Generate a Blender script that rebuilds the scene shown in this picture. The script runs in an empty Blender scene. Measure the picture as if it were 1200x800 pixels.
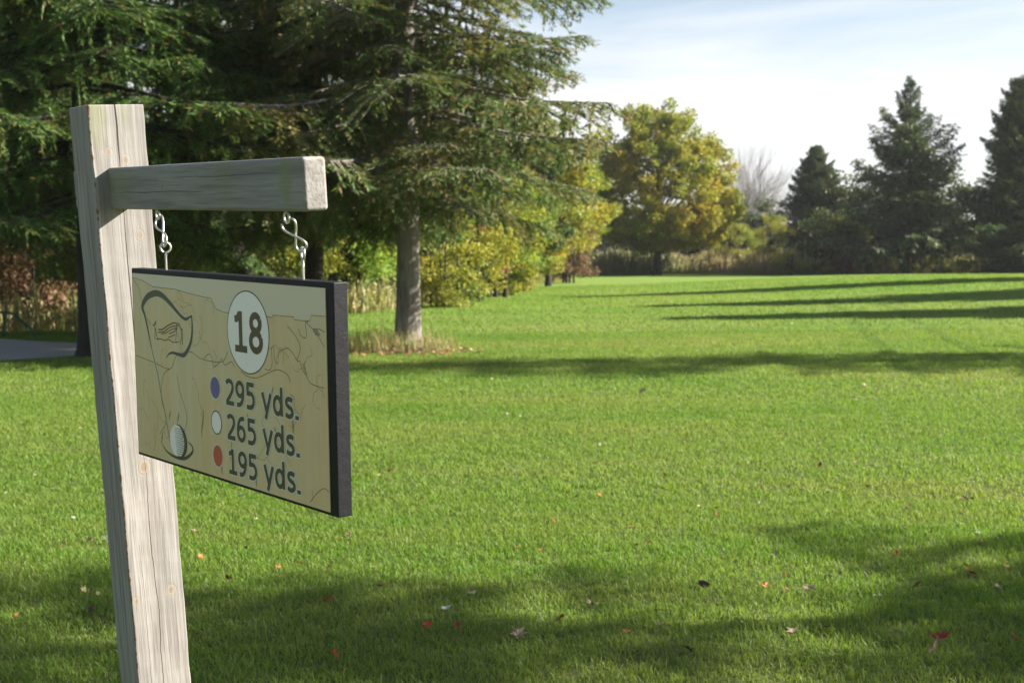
import bpy, bmesh, math, random
import numpy as np
from mathutils import Matrix, Vector, Quaternion

SC = bpy.context.scene
COL = SC.collection
rng = np.random.default_rng(7)
random.seed(7)
CZ = 1.6                       # eye height
EL, AZ = math.radians(30.5), math.radians(7.0)   # sun elevation / angle ahead of +X
SUN = np.array([math.cos(AZ)*math.cos(EL), math.sin(AZ)*math.cos(EL), math.sin(EL)])

# ------------------------------------------------------------------ scene helpers
def S(t):
    t = np.clip(t, 0, 1); return t*t*(3-2*t)

def ground_z(x, y):
    x = np.asarray(x, float); y = np.asarray(y, float)
    z = 0.62*S((x+1)/23)*S((y-20)/24)*(1-S((y-58)/30))
    z = z + 0.035*np.sin(x*0.31+y*0.17+1.0)*np.exp(-y/60) + 0.03*np.sin(y*0.23-x*0.11)*np.exp(-np.abs(y)/60)
    return z

def gz(x, y): return float(ground_z(x, y))

def tag(o, label=None, cat=None, group=None, kind=None):
    if label: o['label'] = label
    if cat: o['category'] = cat
    if group: o['group'] = group
    if kind: o['kind'] = kind
    return o

def np_mesh(name, V, F, mat=None, smooth=False, rnd=None):
    """mesh from numpy: V (n,3), F (m,k)"""
    me = bpy.data.meshes.new(name)
    V = np.asarray(V, np.float32); F = np.asarray(F, np.int32)
    k = F.shape[1]
    me.vertices.add(len(V)); me.vertices.foreach_set('co', V.ravel())
    me.loops.add(F.size); me.loops.foreach_set('vertex_index', F.ravel())
    me.polygons.add(len(F))
    me.polygons.foreach_set('loop_start', np.arange(0, F.size, k, dtype=np.int32))
    me.polygons.foreach_set('loop_total', np.full(len(F), k, np.int32))
    if smooth: me.polygons.foreach_set('use_smooth', np.ones(len(F), bool))
    me.update(calc_edges=True)
    if rnd is not None:
        a = me.attributes.new('rnd', 'FLOAT', 'FACE'); a.data.foreach_set('value', np.asarray(rnd, np.float32))
    if mat: me.materials.append(mat)
    return me

def link(name, me, parent=None):
    o = bpy.data.objects.new(name, me); COL.objects.link(o)
    if parent: o.parent = parent
    return o

def empty(name, loc=(0, 0, 0), rz=0, scale=1, mat=None):
    o = bpy.data.objects.new(name, None); COL.objects.link(o)
    o.empty_display_size = 0.2
    if mat is not None: o.matrix_world = mat
    else:
        o.location = loc; o.rotation_euler = (0, 0, rz)
        o.scale = scale if hasattr(scale, '__len__') else (scale,)*3
    return o

def copy_tree(root, loc, rz, scale=1):
    r = root.copy(); COL.objects.link(r)
    for k in ('label', 'category', 'group', 'kind'):
        if k in r: del r[k]
    for ch in list(root.children):
        c = ch.copy(); COL.objects.link(c); c.parent = r
        for g in list(ch.children):
            d = g.copy(); COL.objects.link(d); d.parent = c
    r.location = loc; r.rotation_euler = (0, 0, rz)
    r.scale = scale if hasattr(scale, '__len__') else (scale,)*3
    return r

# ------------------------------------------------------------------ materials
class N:
    def __init__(s, name):
        s.m = bpy.data.materials.new(name); s.m.use_nodes = True
        s.t = s.m.node_tree; s.n = s.t.nodes; s.l = s.t.links
        s.p = s.n['Principled BSDF']; s.out = s.n['Material Output']
    def add(s, typ, **kw):
        nd = s.n.new(typ)
        for k, v in kw.items():
            if k.startswith('i_'):
                key = k[2:]
                key = int(key) if key.isdigit() else key.replace('_', ' ')
                s.set(nd.inputs[key], v)
            else: setattr(nd, k, v)
        return nd
    def set(s, inp, v):
        if isinstance(v, bpy.types.NodeSocket): s.l.new(v, inp)
        else: inp.default_value = v
    def math(s, op, a, b=0.0, c=None):
        nd = s.n.new('ShaderNodeMath'); nd.operation = op
        s.set(nd.inputs[0], a); s.set(nd.inputs[1], b)
        if c is not None: s.set(nd.inputs[2], c)
        return nd.outputs[0]
    def ramp(s, fac, stops, interp='LINEAR'):
        nd = s.n.new('ShaderNodeValToRGB'); nd.color_ramp.interpolation = interp
        e = nd.color_ramp.elements
        while len(e) < len(stops): e.new(0.5)
        for el, (p, c) in zip(e, stops):
            el.position = p; el.color = (*c, 1) if len(c) == 3 else c
        s.l.new(fac, nd.inputs[0]); return nd.outputs[0]
    def noise(s, vec, scale, detail=3, rough=0.5, dist=0.0):
        nd = s.n.new('ShaderNodeTexNoise'); nd.inputs['Scale'].default_value = scale
        nd.inputs['Detail'].default_value = detail; nd.inputs['Roughness'].default_value = rough
        nd.inputs['Distortion'].default_value = dist
        if vec is not None: s.l.new(vec, nd.inputs['Vector'])
        return nd.outputs['Fac']
    def mapping(s, vec, scale=(1, 1, 1), loc=(0, 0, 0), rot=(0, 0, 0)):
        nd = s.n.new('ShaderNodeMapping'); s.l.new(vec, nd.inputs[0])
        nd.inputs['Scale'].default_value = scale; nd.inputs['Location'].default_value = loc
        nd.inputs['Rotation'].default_value = rot
        return nd.outputs[0]
    def mix(s, fac, a, b, typ='MIX'):
        nd = s.n.new('ShaderNodeMix'); nd.data_type = 'RGBA'; nd.blend_type = typ
        s.set(nd.inputs[0], fac)
        for i, v in ((6, a), (7, b)):
            if isinstance(v, tuple) and len(v) == 3: v = (*v, 1)
            s.set(nd.inputs[i], v)
        return nd.outputs[2]
    def bump(s, h, strength=0.5, dist=0.01):
        nd = s.n.new('ShaderNodeBump'); nd.inputs['Strength'].default_value = strength
        nd.inputs['Distance'].default_value = dist; s.l.new(h, nd.inputs['Height'])
        s.l.new(nd.outputs[0], s.p.inputs['Normal']); return nd.outputs[0]
    def obj(s): return s.add('ShaderNodeTexCoord').outputs['Object']
    def pos(s): return s.add('ShaderNodeNewGeometry').outputs['Position']
    def attr(s, name='rnd'): return s.add('ShaderNodeAttribute', attribute_name=name).outputs['Fac']
    def color(s, c): s.set(s.p.inputs['Base Color'], (*c, 1) if isinstance(c, tuple) and len(c) == 3 else c)
    def rough(s, r, spec=0.5):
        s.set(s.p.inputs['Roughness'], r); s.p.inputs['Specular IOR Level'].default_value = spec

def flat(name, c, rough=0.6, spec=0.4, metal=0.0):
    m = N(name); m.color(c); m.rough(rough, spec); m.p.inputs['Metallic'].default_value = metal
    return m.m

def leafy(name, stops, patch, trans=0.35, noise_scale=0.6, patch_amt=(0.45, 0.62), rough=0.55, spec=0.25):
    """foliage: per-leaf colour by random attribute, larger patches of a second hue"""
    m = N(name)
    c = m.ramp(m.attr(), stops)
    n = m.noise(m.pos(), noise_scale, 3, 0.6)
    f = m.ramp(n, [(patch_amt[0], (0, 0, 0)), (patch_amt[1], (1, 1, 1))])
    pc = m.mix(m.attr(), patch[0], patch[1])
    c = m.mix(f, c, pc)
    m.color(c); m.rough(rough, spec)
    tr = m.add('ShaderNodeBsdfTranslucent'); m.l.new(c, tr.inputs[0])
    bright = m.mix(1.0, c, (1.25, 1.3, 0.9), 'MULTIPLY'); m.l.new(bright, tr.inputs[0])
    mx = m.add('ShaderNodeMixShader'); mx.inputs[0].default_value = trans
    m.l.new(m.p.outputs[0], mx.inputs[1]); m.l.new(tr.outputs[0], mx.inputs[2])
    m.l.new(mx.outputs[0], m.out.inputs[0])
    return m.m

def bark(name, dark, light, scale=1.0):
    m = N(name); o = m.obj()
    a = m.noise(m.mapping(o, (9*scale, 9*scale, 2.2*scale)), 1.0, 6, 0.65, 0.6)
    b = m.noise(m.mapping(o, (1.6, 1.6, 0.8), (3, 1, 2)), 1.0, 3)
    c = m.ramp(a, [(0.32, dark), (0.55, tuple(0.5*(d+l) for d, l in zip(dark, light))), (0.72, light)])
    c2 = m.mix(m.ramp(b, [(0.4, (0, 0, 0)), (0.65, (1, 1, 1))]), c, tuple(0.55*v for v in light))
    m.color(c2); m.rough(0.9, 0.15)
    m.bump(a, 1.0, 0.03)
    return m.m

# ------------------------------------------------------------------ geometry helpers
def tube(P, r, n=7, closed=False):
    P = np.asarray(P, float); r = np.broadcast_to(np.asarray(r, float), (len(P),))
    if closed: T = np.roll(P, -1, 0)-np.roll(P, 1, 0)
    else: T = np.gradient(P, axis=0)
    T /= np.linalg.norm(T, axis=1)[:, None]+1e-9
    u = np.cross(T[0], [0.13, 0.2, 1.0]); 
    if np.linalg.norm(u) < 1e-3: u = np.cross(T[0], [1, 0, 0])
    u /= np.linalg.norm(u); V = []
    a = np.linspace(0, 2*np.pi, n, endpoint=False)
    for i in range(len(P)):
        u = u-T[i]*(u@T[i]); u /= np.linalg.norm(u)+1e-9
        w = np.cross(T[i], u)
        V.append(P[i]+r[i]*(np.cos(a)[:, None]*u+np.sin(a)[:, None]*w))
    V = np.concatenate(V); F = []
    m = len(P) if closed else len(P)-1
    for i in range(m):
        j = (i+1) % len(P)
        for k in range(n):
            F.append((i*n+k, i*n+(k+1) % n, j*n+(k+1) % n, j*n+k))
    return V, np.array(F, int)

class Acc:
    def __init__(s): s.V = []; s.F = []; s.R = []; s.n = 0
    def add(s, V, F, R=None):
        s.V.append(V); s.F.append(np.asarray(F)+s.n); s.n += len(V)
        s.R.append(np.zeros(len(F)) if R is None else R)
    def mesh(s, name, mat, smooth=False):
        return np_mesh(name, np.concatenate(s.V), np.concatenate(s.F), mat, smooth, np.concatenate(s.R))

def diamonds(P, D, Nn, L, W, r, mid=0.45):
    """leaf-like quads: base P, direction D, side from normal Nn"""
    D = D/(np.linalg.norm(D, axis=1)[:, None]+1e-9)
    Sd = np.cross(D, Nn); Sd /= np.linalg.norm(Sd, axis=1)[:, None]+1e-9
    L = np.broadcast_to(L, (len(P),))[:, None]; W = np.broadcast_to(W, (len(P),))[:, None]
    V = np.stack([P, P+D*L*mid+Sd*W/2, P+D*L, P+D*L*mid-Sd*W/2], 1).reshape(-1, 3)
    F = np.arange(len(P)*4).reshape(-1, 4)
    return V, F, r

def rotz(a): c, s = math.cos(a), math.sin(a); return np.array([[c, -s, 0], [s, c, 0], [0, 0, 1.0]])
def roty(a): c, s = math.cos(a), math.sin(a); return np.array([[c, 0, s], [0, 1, 0], [-s, 0, c]])
def rotx(a): c, s = math.cos(a), math.sin(a); return np.array([[1, 0, 0], [0, c, -s], [0, s, c]])

# ------------------------------------------------------------------ spruces
def bough_template(L, sp_lat, sp_sprig, sl, sw, seed, hang=0.5):
    g = np.random.default_rng(seed)
    axis = lambda s: np.array([s, 0.04*L*np.sin(3*s/L+seed), -0.10*L*(s/L)**1.3+0.10*L*max(0, s/L-.6)**1.3*2.2])
    P, D, NN = [], [], []
    tubes = Acc()
    ss = np.linspace(0, L, 9); pts = np.array([axis(s) for s in ss])
    tubes.add(*tube(pts, np.linspace(0.012*L+0.006, 0.004, 9), 4))
    def sprigs(a, d, ln, spread):
        n = max(2, int(ln/sp_sprig))
        for i in range(n):
            t = (i+g.random())/n
            p = a+d*ln*t+np.array([0, 0, -0.22*ln*t*t])
            for k in range(3):
                side = (-1, 1, 0)[k]
                perp = np.cross(d, [0, 0, 1.0]); perp /= np.linalg.norm(perp)+1e-9
                dd = d*0.75+perp*side*spread+np.array([0, 0, -0.25-hang*g.random() if k == 2 else g.normal(0, .22)])
                P.append(p); D.append(dd+g.normal(0, .16, 3)); NN.append(g.normal(0, .5, 3)+np.array([0, 0, 1.0]))
    s = 0.10*L
    while s < L:
        a = axis(s)
        for side in (-1, 1):
            if g.random() < 0.06: continue
            ll = L*(0.42*(1-s/L)**0.75+0.09)*g.uniform(0.6, 1.15)*min(1, 0.4+s/L*2.2)
            ang = math.radians(g.uniform(48, 70))*side
            d = np.array([math.cos(ang), math.sin(ang), g.uniform(-0.42, 0.02)]); d /= np.linalg.norm(d)
            tubes.add(*tube(np.array([a, a+d*ll*.5+[0, 0, -.05*ll], a+d*ll+[0, 0, -.22*ll]]), [0.006+.003*L, .004+.001*L, .002], 3))
            if s > 0.16*L or g.random() < 0.35: sprigs(a+d*ll*0.12, d, ll*0.9, 0.75)
            if g.random() < hang*1.2:       # a hanging branchlet
                q = a+d*ll*g.uniform(.3, .9); sprigs(q, np.array([.1*g.normal(), .1*g.normal(), -1.0]), ll*g.uniform(.25, .55), 0.7)
        s += sp_lat*g.uniform(.7, 1.3)
    e = axis(L*.86); sprigs(e, (axis(L)-e)/np.linalg.norm(axis(L)-e), L*.18, .7)
    P = np.array(P); D = np.array(D); NN = np.array(NN)
    V, F, R = diamonds(P, D, NN, g.uniform(.7, 1.3, len(P))*sl, g.uniform(.8, 1.2, len(P))*sw, g.random(len(P)))
    return (V, F, R), (np.concatenate(tubes.V), np.concatenate(tubes.F))

def make_spruce(H, R, z0, seed, needle_mat, bark_mat, r_trunk, dz=0.34, per=5, coarse=False, gap=0.1, top_up=0.4,
                zdense=99, power=0.8, thin=0.0, lower_droop=0.12, lv=(.68, 1.16)):
    g = np.random.default_rng(seed)
    if coarse: T = [bough_template(1.0*L, 0.16*L/2.0, 0.10, .26, .075, 31+i+seed) for i, L in enumerate((2.0, 2.6, 3.2))]
    else: T = [bough_template(L, 0.13, 0.042, .112, .025, 11+i+seed) for i, L in enumerate((2.0, 2.8, 3.4, 3.4))]
    Ls = (2.0, 2.6, 3.2) if coarse else (2.0, 2.8, 3.4, 3.4)
    crown, wood = Acc(), Acc()
    z = z0
    while z < H*0.985:
        f = (z-z0)/(H-z0)
        Lr = R*((1-f)**power)*(0.82+0.18*math.sin(min(1, f*8)*math.pi/2))+0.12
        step = dz*(1 if z < zdense else 1.5)*(1-0.35*f)
        n = per if f < .75 else max(4, per-1)
        a0 = g.random()*6.28
        for k in range(n):
            if g.random() < gap: continue
            L = Lr*g.uniform(*lv)
            i = int(np.argmin([abs(L-q) for q in Ls])) if g.random() < .7 else g.integers(len(Ls))
            sc = L/Ls[i]
            pitch = -(top_up*f*1.5-lower_droop*(1-f))+g.normal(0, .07)
            M = rotz(a0+k*6.283/n+g.normal(0, .25)) @ roty(pitch) @ rotx(g.normal(0, .15))
            off = np.array([0, 0, z+g.uniform(-.5, .5)*step])
            ws = max(sc, 0.55)
            (V, F, Rr), (Vw, Fw) = T[i]
            Sx = np.array([sc, (sc+ws)/2, ws*.9])
            keep = np.ones(len(F), bool) if thin <= 0 else g.random(len(F)) > thin
            if not keep.all():
                Vq = V.reshape(-1, 4, 3)[keep].reshape(-1, 3); Fq = np.arange(len(Vq)).reshape(-1, 4); Rq = Rr[keep]
            else: Vq, Fq, Rq = V, F, Rr
            crown.add((Vq*Sx) @ M.T+off, Fq, Rq)
            wood.add((Vw*Sx) @ M.T+off, Fw)
        z += step
    # leader
    n = 60; p = np.c_[g.normal(0, .03, n), g.normal(0, .03, n), np.linspace(H*.95, H*1.0, n)]
    crown.add(*diamonds(p, np.c_[g.normal(0, 1, n), g.normal(0, 1, n), np.full(n, .7)], g.normal(0, 1, (n, 3)), .2 if coarse else .13, .05 if coarse else .03, g.random(n)))
    zs = np.concatenate([[-.15, 0, .12, .3, .6, 1.0, 1.6, 2.3], np.linspace(3.2, H*.98, 10)])
    rr = r_trunk*(1-zs/H)**.8; rr[:5] = r_trunk*np.array([1.75, 1.45, 1.22, 1.08, 1.02])
    P = np.c_[0.05*np.sin(zs*.4+seed), 0.05*np.cos(zs*.33+seed), zs]; P[:, :2] -= P[1, :2]
    V, F = tube(P, rr, 18)
    a = np.arctan2(V[:, 1], V[:, 0]); k = 1+0.035*np.sin(a*5+seed)*np.exp(-np.clip(V[:, 2], 0, 9)/1.0)*2+0.03*np.sin(a*9+V[:, 2]*2)
    V[:, :2] *= k[:, None]
    tm = np_mesh('trunk', V, F, bark_mat, True)
    return crown.mesh('crown', needle_mat), tm, wood.mesh('branches', bark_mat)

def tree_thing(name, meshes, loc, rz=0, scale=1):
    r = empty(name, loc, rz, scale)
    for nm, me in zip(('crown', 'trunk', 'branches'), meshes): link(nm, me, r)
    return r

# ------------------------------------------------------------------ broadleaf trees and shrubs
def make_broadleaf(H, R, zb, seed, leaf_mat, bark_mat, r_trunk, ncl, per, lsize, cl_r, zc=0.5, flatten=0.6, lobes=0.22, branches=True, stems=1, shell=0.45, top=1.0, leafless=False, limb_n=None):
    g = np.random.default_rng(seed)
    ph = g.random(8)*6.28
    C = []
    while len(C) < ncl:
        v = g.normal(0, 1, 3); v /= np.linalg.norm(v)
        rad = (shell+(1-shell)*g.random()**.7)
        th = math.atan2(v[1], v[0])
        lob = 1+lobes*math.sin(3*th+ph[0]+2*v[2])+lobes*.6*math.sin(5*th+ph[1]-3*v[2])+lobes*.5*math.sin(6*v[2]+ph[2])
        hh = (H-zb)/2; c0 = zb+hh*(2*zc)
        up = (H-c0) if v[2] > 0 else (c0-zb)
        p = np.array([v[0]*R*rad*lob, v[1]*R*rad*lob, c0+v[2]*up*rad*(top if v[2] > 0 else 1)*(0.9+.1*lob)])
        if p[2] < zb*0.9: continue
        C.append(p)
    C = np.array(C); crown, wood = Acc(), Acc()
    cr = g.uniform(.55, 1.25, ncl)*cl_r
    idx = np.repeat(np.arange(ncl), (per*np.clip(cr/cl_r, .6, 1.3)**2).astype(int)); n = len(idx)
    v = g.normal(0, 1, (n, 3)); v /= np.linalg.norm(v, axis=1)[:, None]; v *= (g.random(n)**.45)[:, None]
    P = C[idx]+v*cr[idx][:, None]*np.array([1, 1, flatten])
    D = v*1.0+g.normal(0, .7, (n, 3)); D[:, 2] -= .35
    NN = g.normal(0, .6, (n, 3)); NN[:, 2] += 1.0
    rc = np.clip(g.normal(.5, .16, ncl), 0, 1)
    rnd = np.clip(rc[idx]*.55+g.random(n)*.45, 0, 1)
    if not leafless:
        L = lsize*g.uniform(.6, 1.3, n); crown.add(*diamonds(P, D, NN, L, L*.75, rnd, .5))
    limbs = range(ncl) if limb_n is None else g.choice(ncl, min(limb_n, ncl), replace=False)
    c0 = zb+(H-zb)*.3
    for st in range(stems):
        bx, by = (0, 0) if stems == 1 else g.normal(0, .15*R, 2)
        top_z = zb+(H-zb)*(.8 if branches else .5)
        zs = np.linspace(-.1, top_z, 10)
        P0 = np.c_[bx+.06*R*np.sin(zs*1.1+ph[3]+st)*zs/H, by+.06*R*np.cos(zs*.9+ph[4]+st)*zs/H, zs]
        rr = r_trunk*(1-zs/(top_z*1.05))**.7+.01; rr[0] *= 1.35
        wood.add(*tube(P0, rr, 10))
        if branches:
            for i in limbs:
                if stems > 1 and i % stems != st: continue
                e = C[i]; zz = min(top_z*.97, max(zb*.7, e[2]*.45+zb*.25+g.uniform(-.05, .1)*H)); k = np.interp(zz, zs, np.arange(10))
                s0 = np.array([np.interp(zz, zs, P0[:, 0]), np.interp(zz, zs, P0[:, 1]), zz])
                m1 = s0*.65+e*.35+np.array([0, 0, .02*H])+g.normal(0, .02*H, 3); m2 = s0*.3+e*.7+np.array([0, 0, .02*H])+g.normal(0, .02*H, 3)
                r0 = np.interp(zz, zs, rr)*.42
                wood.add(*tube(np.array([s0, m1, m2, e]), [r0, r0*.6, r0*.35, r0*.12], 5))
                if leafless:
                    for q in range(17):
                        a = m1+(e-m1)*g.random(); dd = (e-s0); dd = dd/np.linalg.norm(dd)+g.normal(0, .45, 3)+np.array([0, 0, .5]); l = g.uniform(.08, .2)*H
                        wood.add(*tube(np.array([a, a+dd*l*.5, a+dd*l+g.normal(0, .04*l, 3)]), [r0*.25, r0*.14, r0*.05], 3))
    out = []
    if not leafless: out.append(('crown', crown.mesh('crown', leaf_mat)))
    out.append(('trunk' if stems == 1 else 'stems', wood.mesh('trunk' if stems == 1 else 'stems', bark_mat, True)))
    return out

def bl_thing(name, parts, loc, rz=0, scale=1):
    r = empty(name, loc, rz, scale)
    for nm, me in parts: link(nm, me, r)
    return r

# ================================================================== world, sun, camera
w = bpy.data.worlds.new('World'); SC.world = w; w.use_nodes = True
wt = w.node_tree; wn, wl = wt.nodes, wt.links
bg = wn['Background']; bg.inputs[1].default_value = 0.045
sky = wn.new('ShaderNodeTexSky'); sky.sky_type = 'NISHITA'; sky.sun_disc = False
sky.sun_elevation = EL; sky.sun_rotation = math.radians(90)-AZ
sky.air_density = 1.0; sky.dust_density = 1.2; sky.ozone_density = 1.3
tc = wn.new('ShaderNodeTexCoord')
sep = wn.new('ShaderNodeSeparateXYZ'); wl.new(tc.outputs['Generated'], sep.inputs[0])
def wm(op, a, b=0.0):
    nd = wn.new('ShaderNodeMath'); nd.operation = op
    for i, v in enumerate((a, b)):
        if isinstance(v, bpy.types.NodeSocket): wl.new(v, nd.inputs[i])
        else: nd.inputs[i].default_value = v
    return nd.outputs[0]
zc = wm('MAXIMUM', sep.outputs[2], 0.0); den = wm('ADD', zc, 0.10)
cx = wm('DIVIDE', sep.outputs[0], den); cy = wm('DIVIDE', sep.outputs[1], den)
cmb = wn.new('ShaderNodeCombineXYZ'); wl.new(cx, cmb.inputs[0]); wl.new(cy, cmb.inputs[1])
mp = wn.new('ShaderNodeMapping'); mp.inputs['Scale'].default_value = (0.75, .95, 1); mp.inputs['Rotation'].default_value = (0, 0, .22); mp.inputs['Location'].default_value = (3.3, 1.7, 0)
wl.new(cmb.outputs[0], mp.inputs[0])
n1 = wn.new('ShaderNodeTexNoise'); n1.inputs['Scale'].default_value = .75; n1.inputs['Detail'].default_value = 7; n1.inputs['Roughness'].default_value = .55; n1.inputs['Distortion'].default_value = .4
wl.new(mp.outputs[0], n1.inputs['Vector'])
cr = wn.new('ShaderNodeValToRGB'); cr.color_ramp.elements[0].position = .33; cr.color_ramp.elements[1].position = .56
wl.new(n1.outputs['Fac'], cr.inputs[0])
# the veil of cloud thins overhead
ov = wn.new('ShaderNodeMapRange'); ov.inputs[1].default_value = .20; ov.inputs[2].default_value = .42; ov.inputs[3].default_value = 1.0; ov.inputs[4].default_value = .12
wl.new(sep.outputs[2], ov.inputs[0])
cf = wm('MULTIPLY', cr.outputs[0], ov.outputs[0]); cf = wm('ADD', wm('MULTIPLY', cf, .82), .14)
# the clouds lie ahead and to the right; behind the camera the sky is clear
fr = wn.new('ShaderNodeMapRange'); fr.interpolation_type = 'SMOOTHSTEP'; fr.inputs[1].default_value = .25; fr.inputs[2].default_value = .85; fr.inputs[3].default_value = .05; fr.inputs[4].default_value = 1.0
wl.new(sep.outputs[1], fr.inputs[0]); cf = wm('MULTIPLY', cf, fr.outputs[0])
cf = wm('ADD', cf, .05)
mxw = wn.new('ShaderNodeMix'); mxw.data_type = 'RGBA'; wl.new(cf, mxw.inputs[0])
wl.new(sky.outputs[0], mxw.inputs[6]); mxw.inputs[7].default_value = (6.5, 6.6, 6.7, 1)
wl.new(mxw.outputs[2], bg.inputs[0])

sun = bpy.data.lights.new('sun', 'SUN'); sun.energy = 5.0; sun.angle = math.radians(.53); sun.color = (1.0, .93, .82)
so = bpy.data.objects.new('sun', sun); COL.objects.link(so)
so.rotation_mode = 'QUATERNION'; so.rotation_quaternion = Vector(SUN).to_track_quat('Z', 'Y'); so.location = (30, 5, 25)

cam = bpy.data.cameras.new('camera'); co = bpy.data.objects.new('camera', cam); COL.objects.link(co); SC.camera = co
cam.sensor_width = 36; cam.lens = 45.0; cam.clip_start = .05; cam.clip_end = 5000
co.location = (0, 0, CZ); co.rotation_euler = (math.radians(90)-math.atan(104/1500), 0, 0)
cam.dof.use_dof = True; cam.dof.focus_distance = 2.9; cam.dof.aperture_fstop = 7.0; cam.dof.aperture_blades = 7
SC.view_settings.view_transform = 'Standard'; SC.view_settings.look = 'None'; SC.view_settings.gamma = 1
SC.view_settings.exposure = 1.9
SC.cycles.max_bounces = 5; SC.cycles.diffuse_bounces = 3; SC.cycles.glossy_bounces = 2; SC.cycles.transparent_max_bounces = 8

# ================================================================== ground
def lawn_color(m, pos):
    """colour of the turf: broad drifts of yellower, drier and greener grass, and a mower's turning tracks"""
    a = m.noise(m.mapping(pos, (.11, .34, .3)), 1.0, 4, .6)
    b = m.noise(m.mapping(pos, (.7, 1.5, 1), (4, 9, 0)), 1.0, 4, .65)
    c = m.ramp(a, [(.30, (.092, .188, .024)), (.48, (.132, .224, .036)), (.64, (.190, .238, .056))])
    c = m.mix(m.ramp(b, [(.48, (0, 0, 0)), (.74, (.45, .45, .45))]), c, (.20, .228, .065))
    c = m.mix(m.ramp(b, [(.30, (.5, .5, .5)), (.44, (0, 0, 0))]), c, (.075, .165, .020))
    sp = m.add('ShaderNodeSeparateXYZ'); m.l.new(pos, sp.inputs[0]); x, y = sp.outputs[0], sp.outputs[1]
    win = m.math('MULTIPLY', m.math('GREATER_THAN', y, 16.5), m.math('LESS_THAN', y, 38.0))
    curve = m.math('ADD', 2.2, m.math('ADD', m.math('MULTIPLY', y, .19), m.math('MULTIPLY', m.math('SUBTRACT', m.noise(m.mapping(pos, (0, .12, 0)), 1.0, 2), .5), 1.2)))
    for off in (0.0, 1.35):
        d = m.math('ABSOLUTE', m.math('SUBTRACT', x, m.math('ADD', curve, off)))
        k = m.math('MULTIPLY', m.math('LESS_THAN', d, m.math('MULTIPLY', b, .26)), win)
        c = m.mix(m.math('MULTIPLY', k, .42), c, (.05, .11, .016))
    return c

g_ = N('lawn_soil'); P_ = g_.pos()
base = lawn_color(g_, P_)
sepy = g_.add('ShaderNodeSeparateXYZ'); g_.l.new(P_, sepy.inputs[0])
# thatch shows between the blades close by; a closed sward farther off
near = g_.add('ShaderNodeMapRange', i_1=8.0, i_2=45.0, i_3=0.0, i_4=1.0); g_.l.new(sepy.outputs[1], near.inputs[0])
thatch = g_.mix(g_.noise(P_, 35, 4, .7), (.045, .075, .012), (.11, .12, .04))
fine = g_.noise(P_, 14, 5, .75)
far_c = g_.mix(g_.ramp(fine, [(.35, (.0, .0, .0)), (.65, (1, 1, 1))]), g_.mix(1.0, base, (.86, .84, .86), 'MULTIPLY'), base)
# mowing stripes and two wheel tracks worn in the grass
st = g_.noise(g_.mapping(P_, (.02, .35, 0), (0, 2, 0)), 1.0, 2)
far_c = g_.mix(g_.ramp(st, [(.42, (0, 0, 0)), (.58, (.35, .35, .35))]), far_c, (.095, .175, .022))
g_.color(g_.mix(near.outputs[0], thatch, far_c)); g_.rough(.95, .1)
g_.bump(g_.noise(P_, 9, 5, .8), .6, .05)
xs = np.unique(np.concatenate([np.linspace(-1500, -60, 18), np.arange(-60, 70, 1.0), np.linspace(70, 1500, 18)]))
ys = np.unique(np.concatenate([np.linspace(-300, -10, 8), np.arange(-10, 130, 1.0), np.linspace(130, 2500, 22)]))
X, Y = np.meshgrid(xs, ys); Z = ground_z(X, Y)
nx = len(xs); I = (np.arange(len(ys)-1)[:, None]*nx+np.arange(nx-1)[None]).ravel()
link('ground', np_mesh('ground', np.c_[X.ravel(), Y.ravel(), Z.ravel()], np.c_[I, I+1, I+nx+1, I+nx], g_.m, True))['kind'] = 'structure'

# gravel cart path
pth = N('gravel'); pp = pth.pos()
pth.color(pth.mix(pth.noise(pp, 40, 4, .7), (.28, .265, .25), (.50, .47, .44))); pth.rough(.95, .1); pth.bump(pth.noise(pp, 60, 3), .6, .02)
PATH = np.array([(-24, 25.5), (-16, 24.0), (-11.5, 23.0), (-9.2, 22.3), (-7.7, 21.3), (-7.3, 20.2), (-7.9, 19.2), (-9.5, 18.2), (-12, 16.9), (-18, 14)])
PW = np.array([2.0, 2.0, 1.9, 1.8, 1.7, 1.5, 1.15, .85, .8, .8])
tt = np.linspace(0, len(PATH)-1, 70)
pc = np.c_[np.interp(tt, range(len(PATH)), PATH[:, 0]), np.interp(tt, range(len(PATH)), PATH[:, 1])]
for _ in range(4): pc[1:-1] = (pc[:-2]+2*pc[1:-1]+pc[2:])/4
pw = np.interp(tt, range(len(PATH)), PW)
tg = np.gradient(pc, axis=0); tg /= np.linalg.norm(tg, axis=1)[:, None]; nr = np.c_[-tg[:, 1], tg[:, 0]]
V = []
for k in np.linspace(-.5, .5, 7):
    q = pc+nr*(pw*k*(1+(.06*np.sin(tt*3)+.04*np.sin(tt*7.3)) if abs(k) == .5 else pw*k))[:, None] if False else pc+nr*(pw*k*(1+.06*np.sin(tt*3+k*4)+.04*np.sin(tt*7.3)))[:, None]
    V.append(np.c_[q, ground_z(q[:, 0], q[:, 1])+.012])
V = np.stack(V, 1).reshape(-1, 3); F = [(i*7+k, i*7+k+1, (i+1)*7+k+1, (i+1)*7+k) for i in range(69) for k in range(6)]
F = np.array(F)[:, ::-1]
link('path', np_mesh('path', V, F, pth.m, True))['kind'] = 'structure'
def path_dist(x, y):
    d = np.full(x.shape, 1e9)
    for i in range(0, len(pc), 2):
        d = np.minimum(d, np.hypot(x-pc[i, 0], y-pc[i, 1])-pw[i]/2)
    return d

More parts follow.
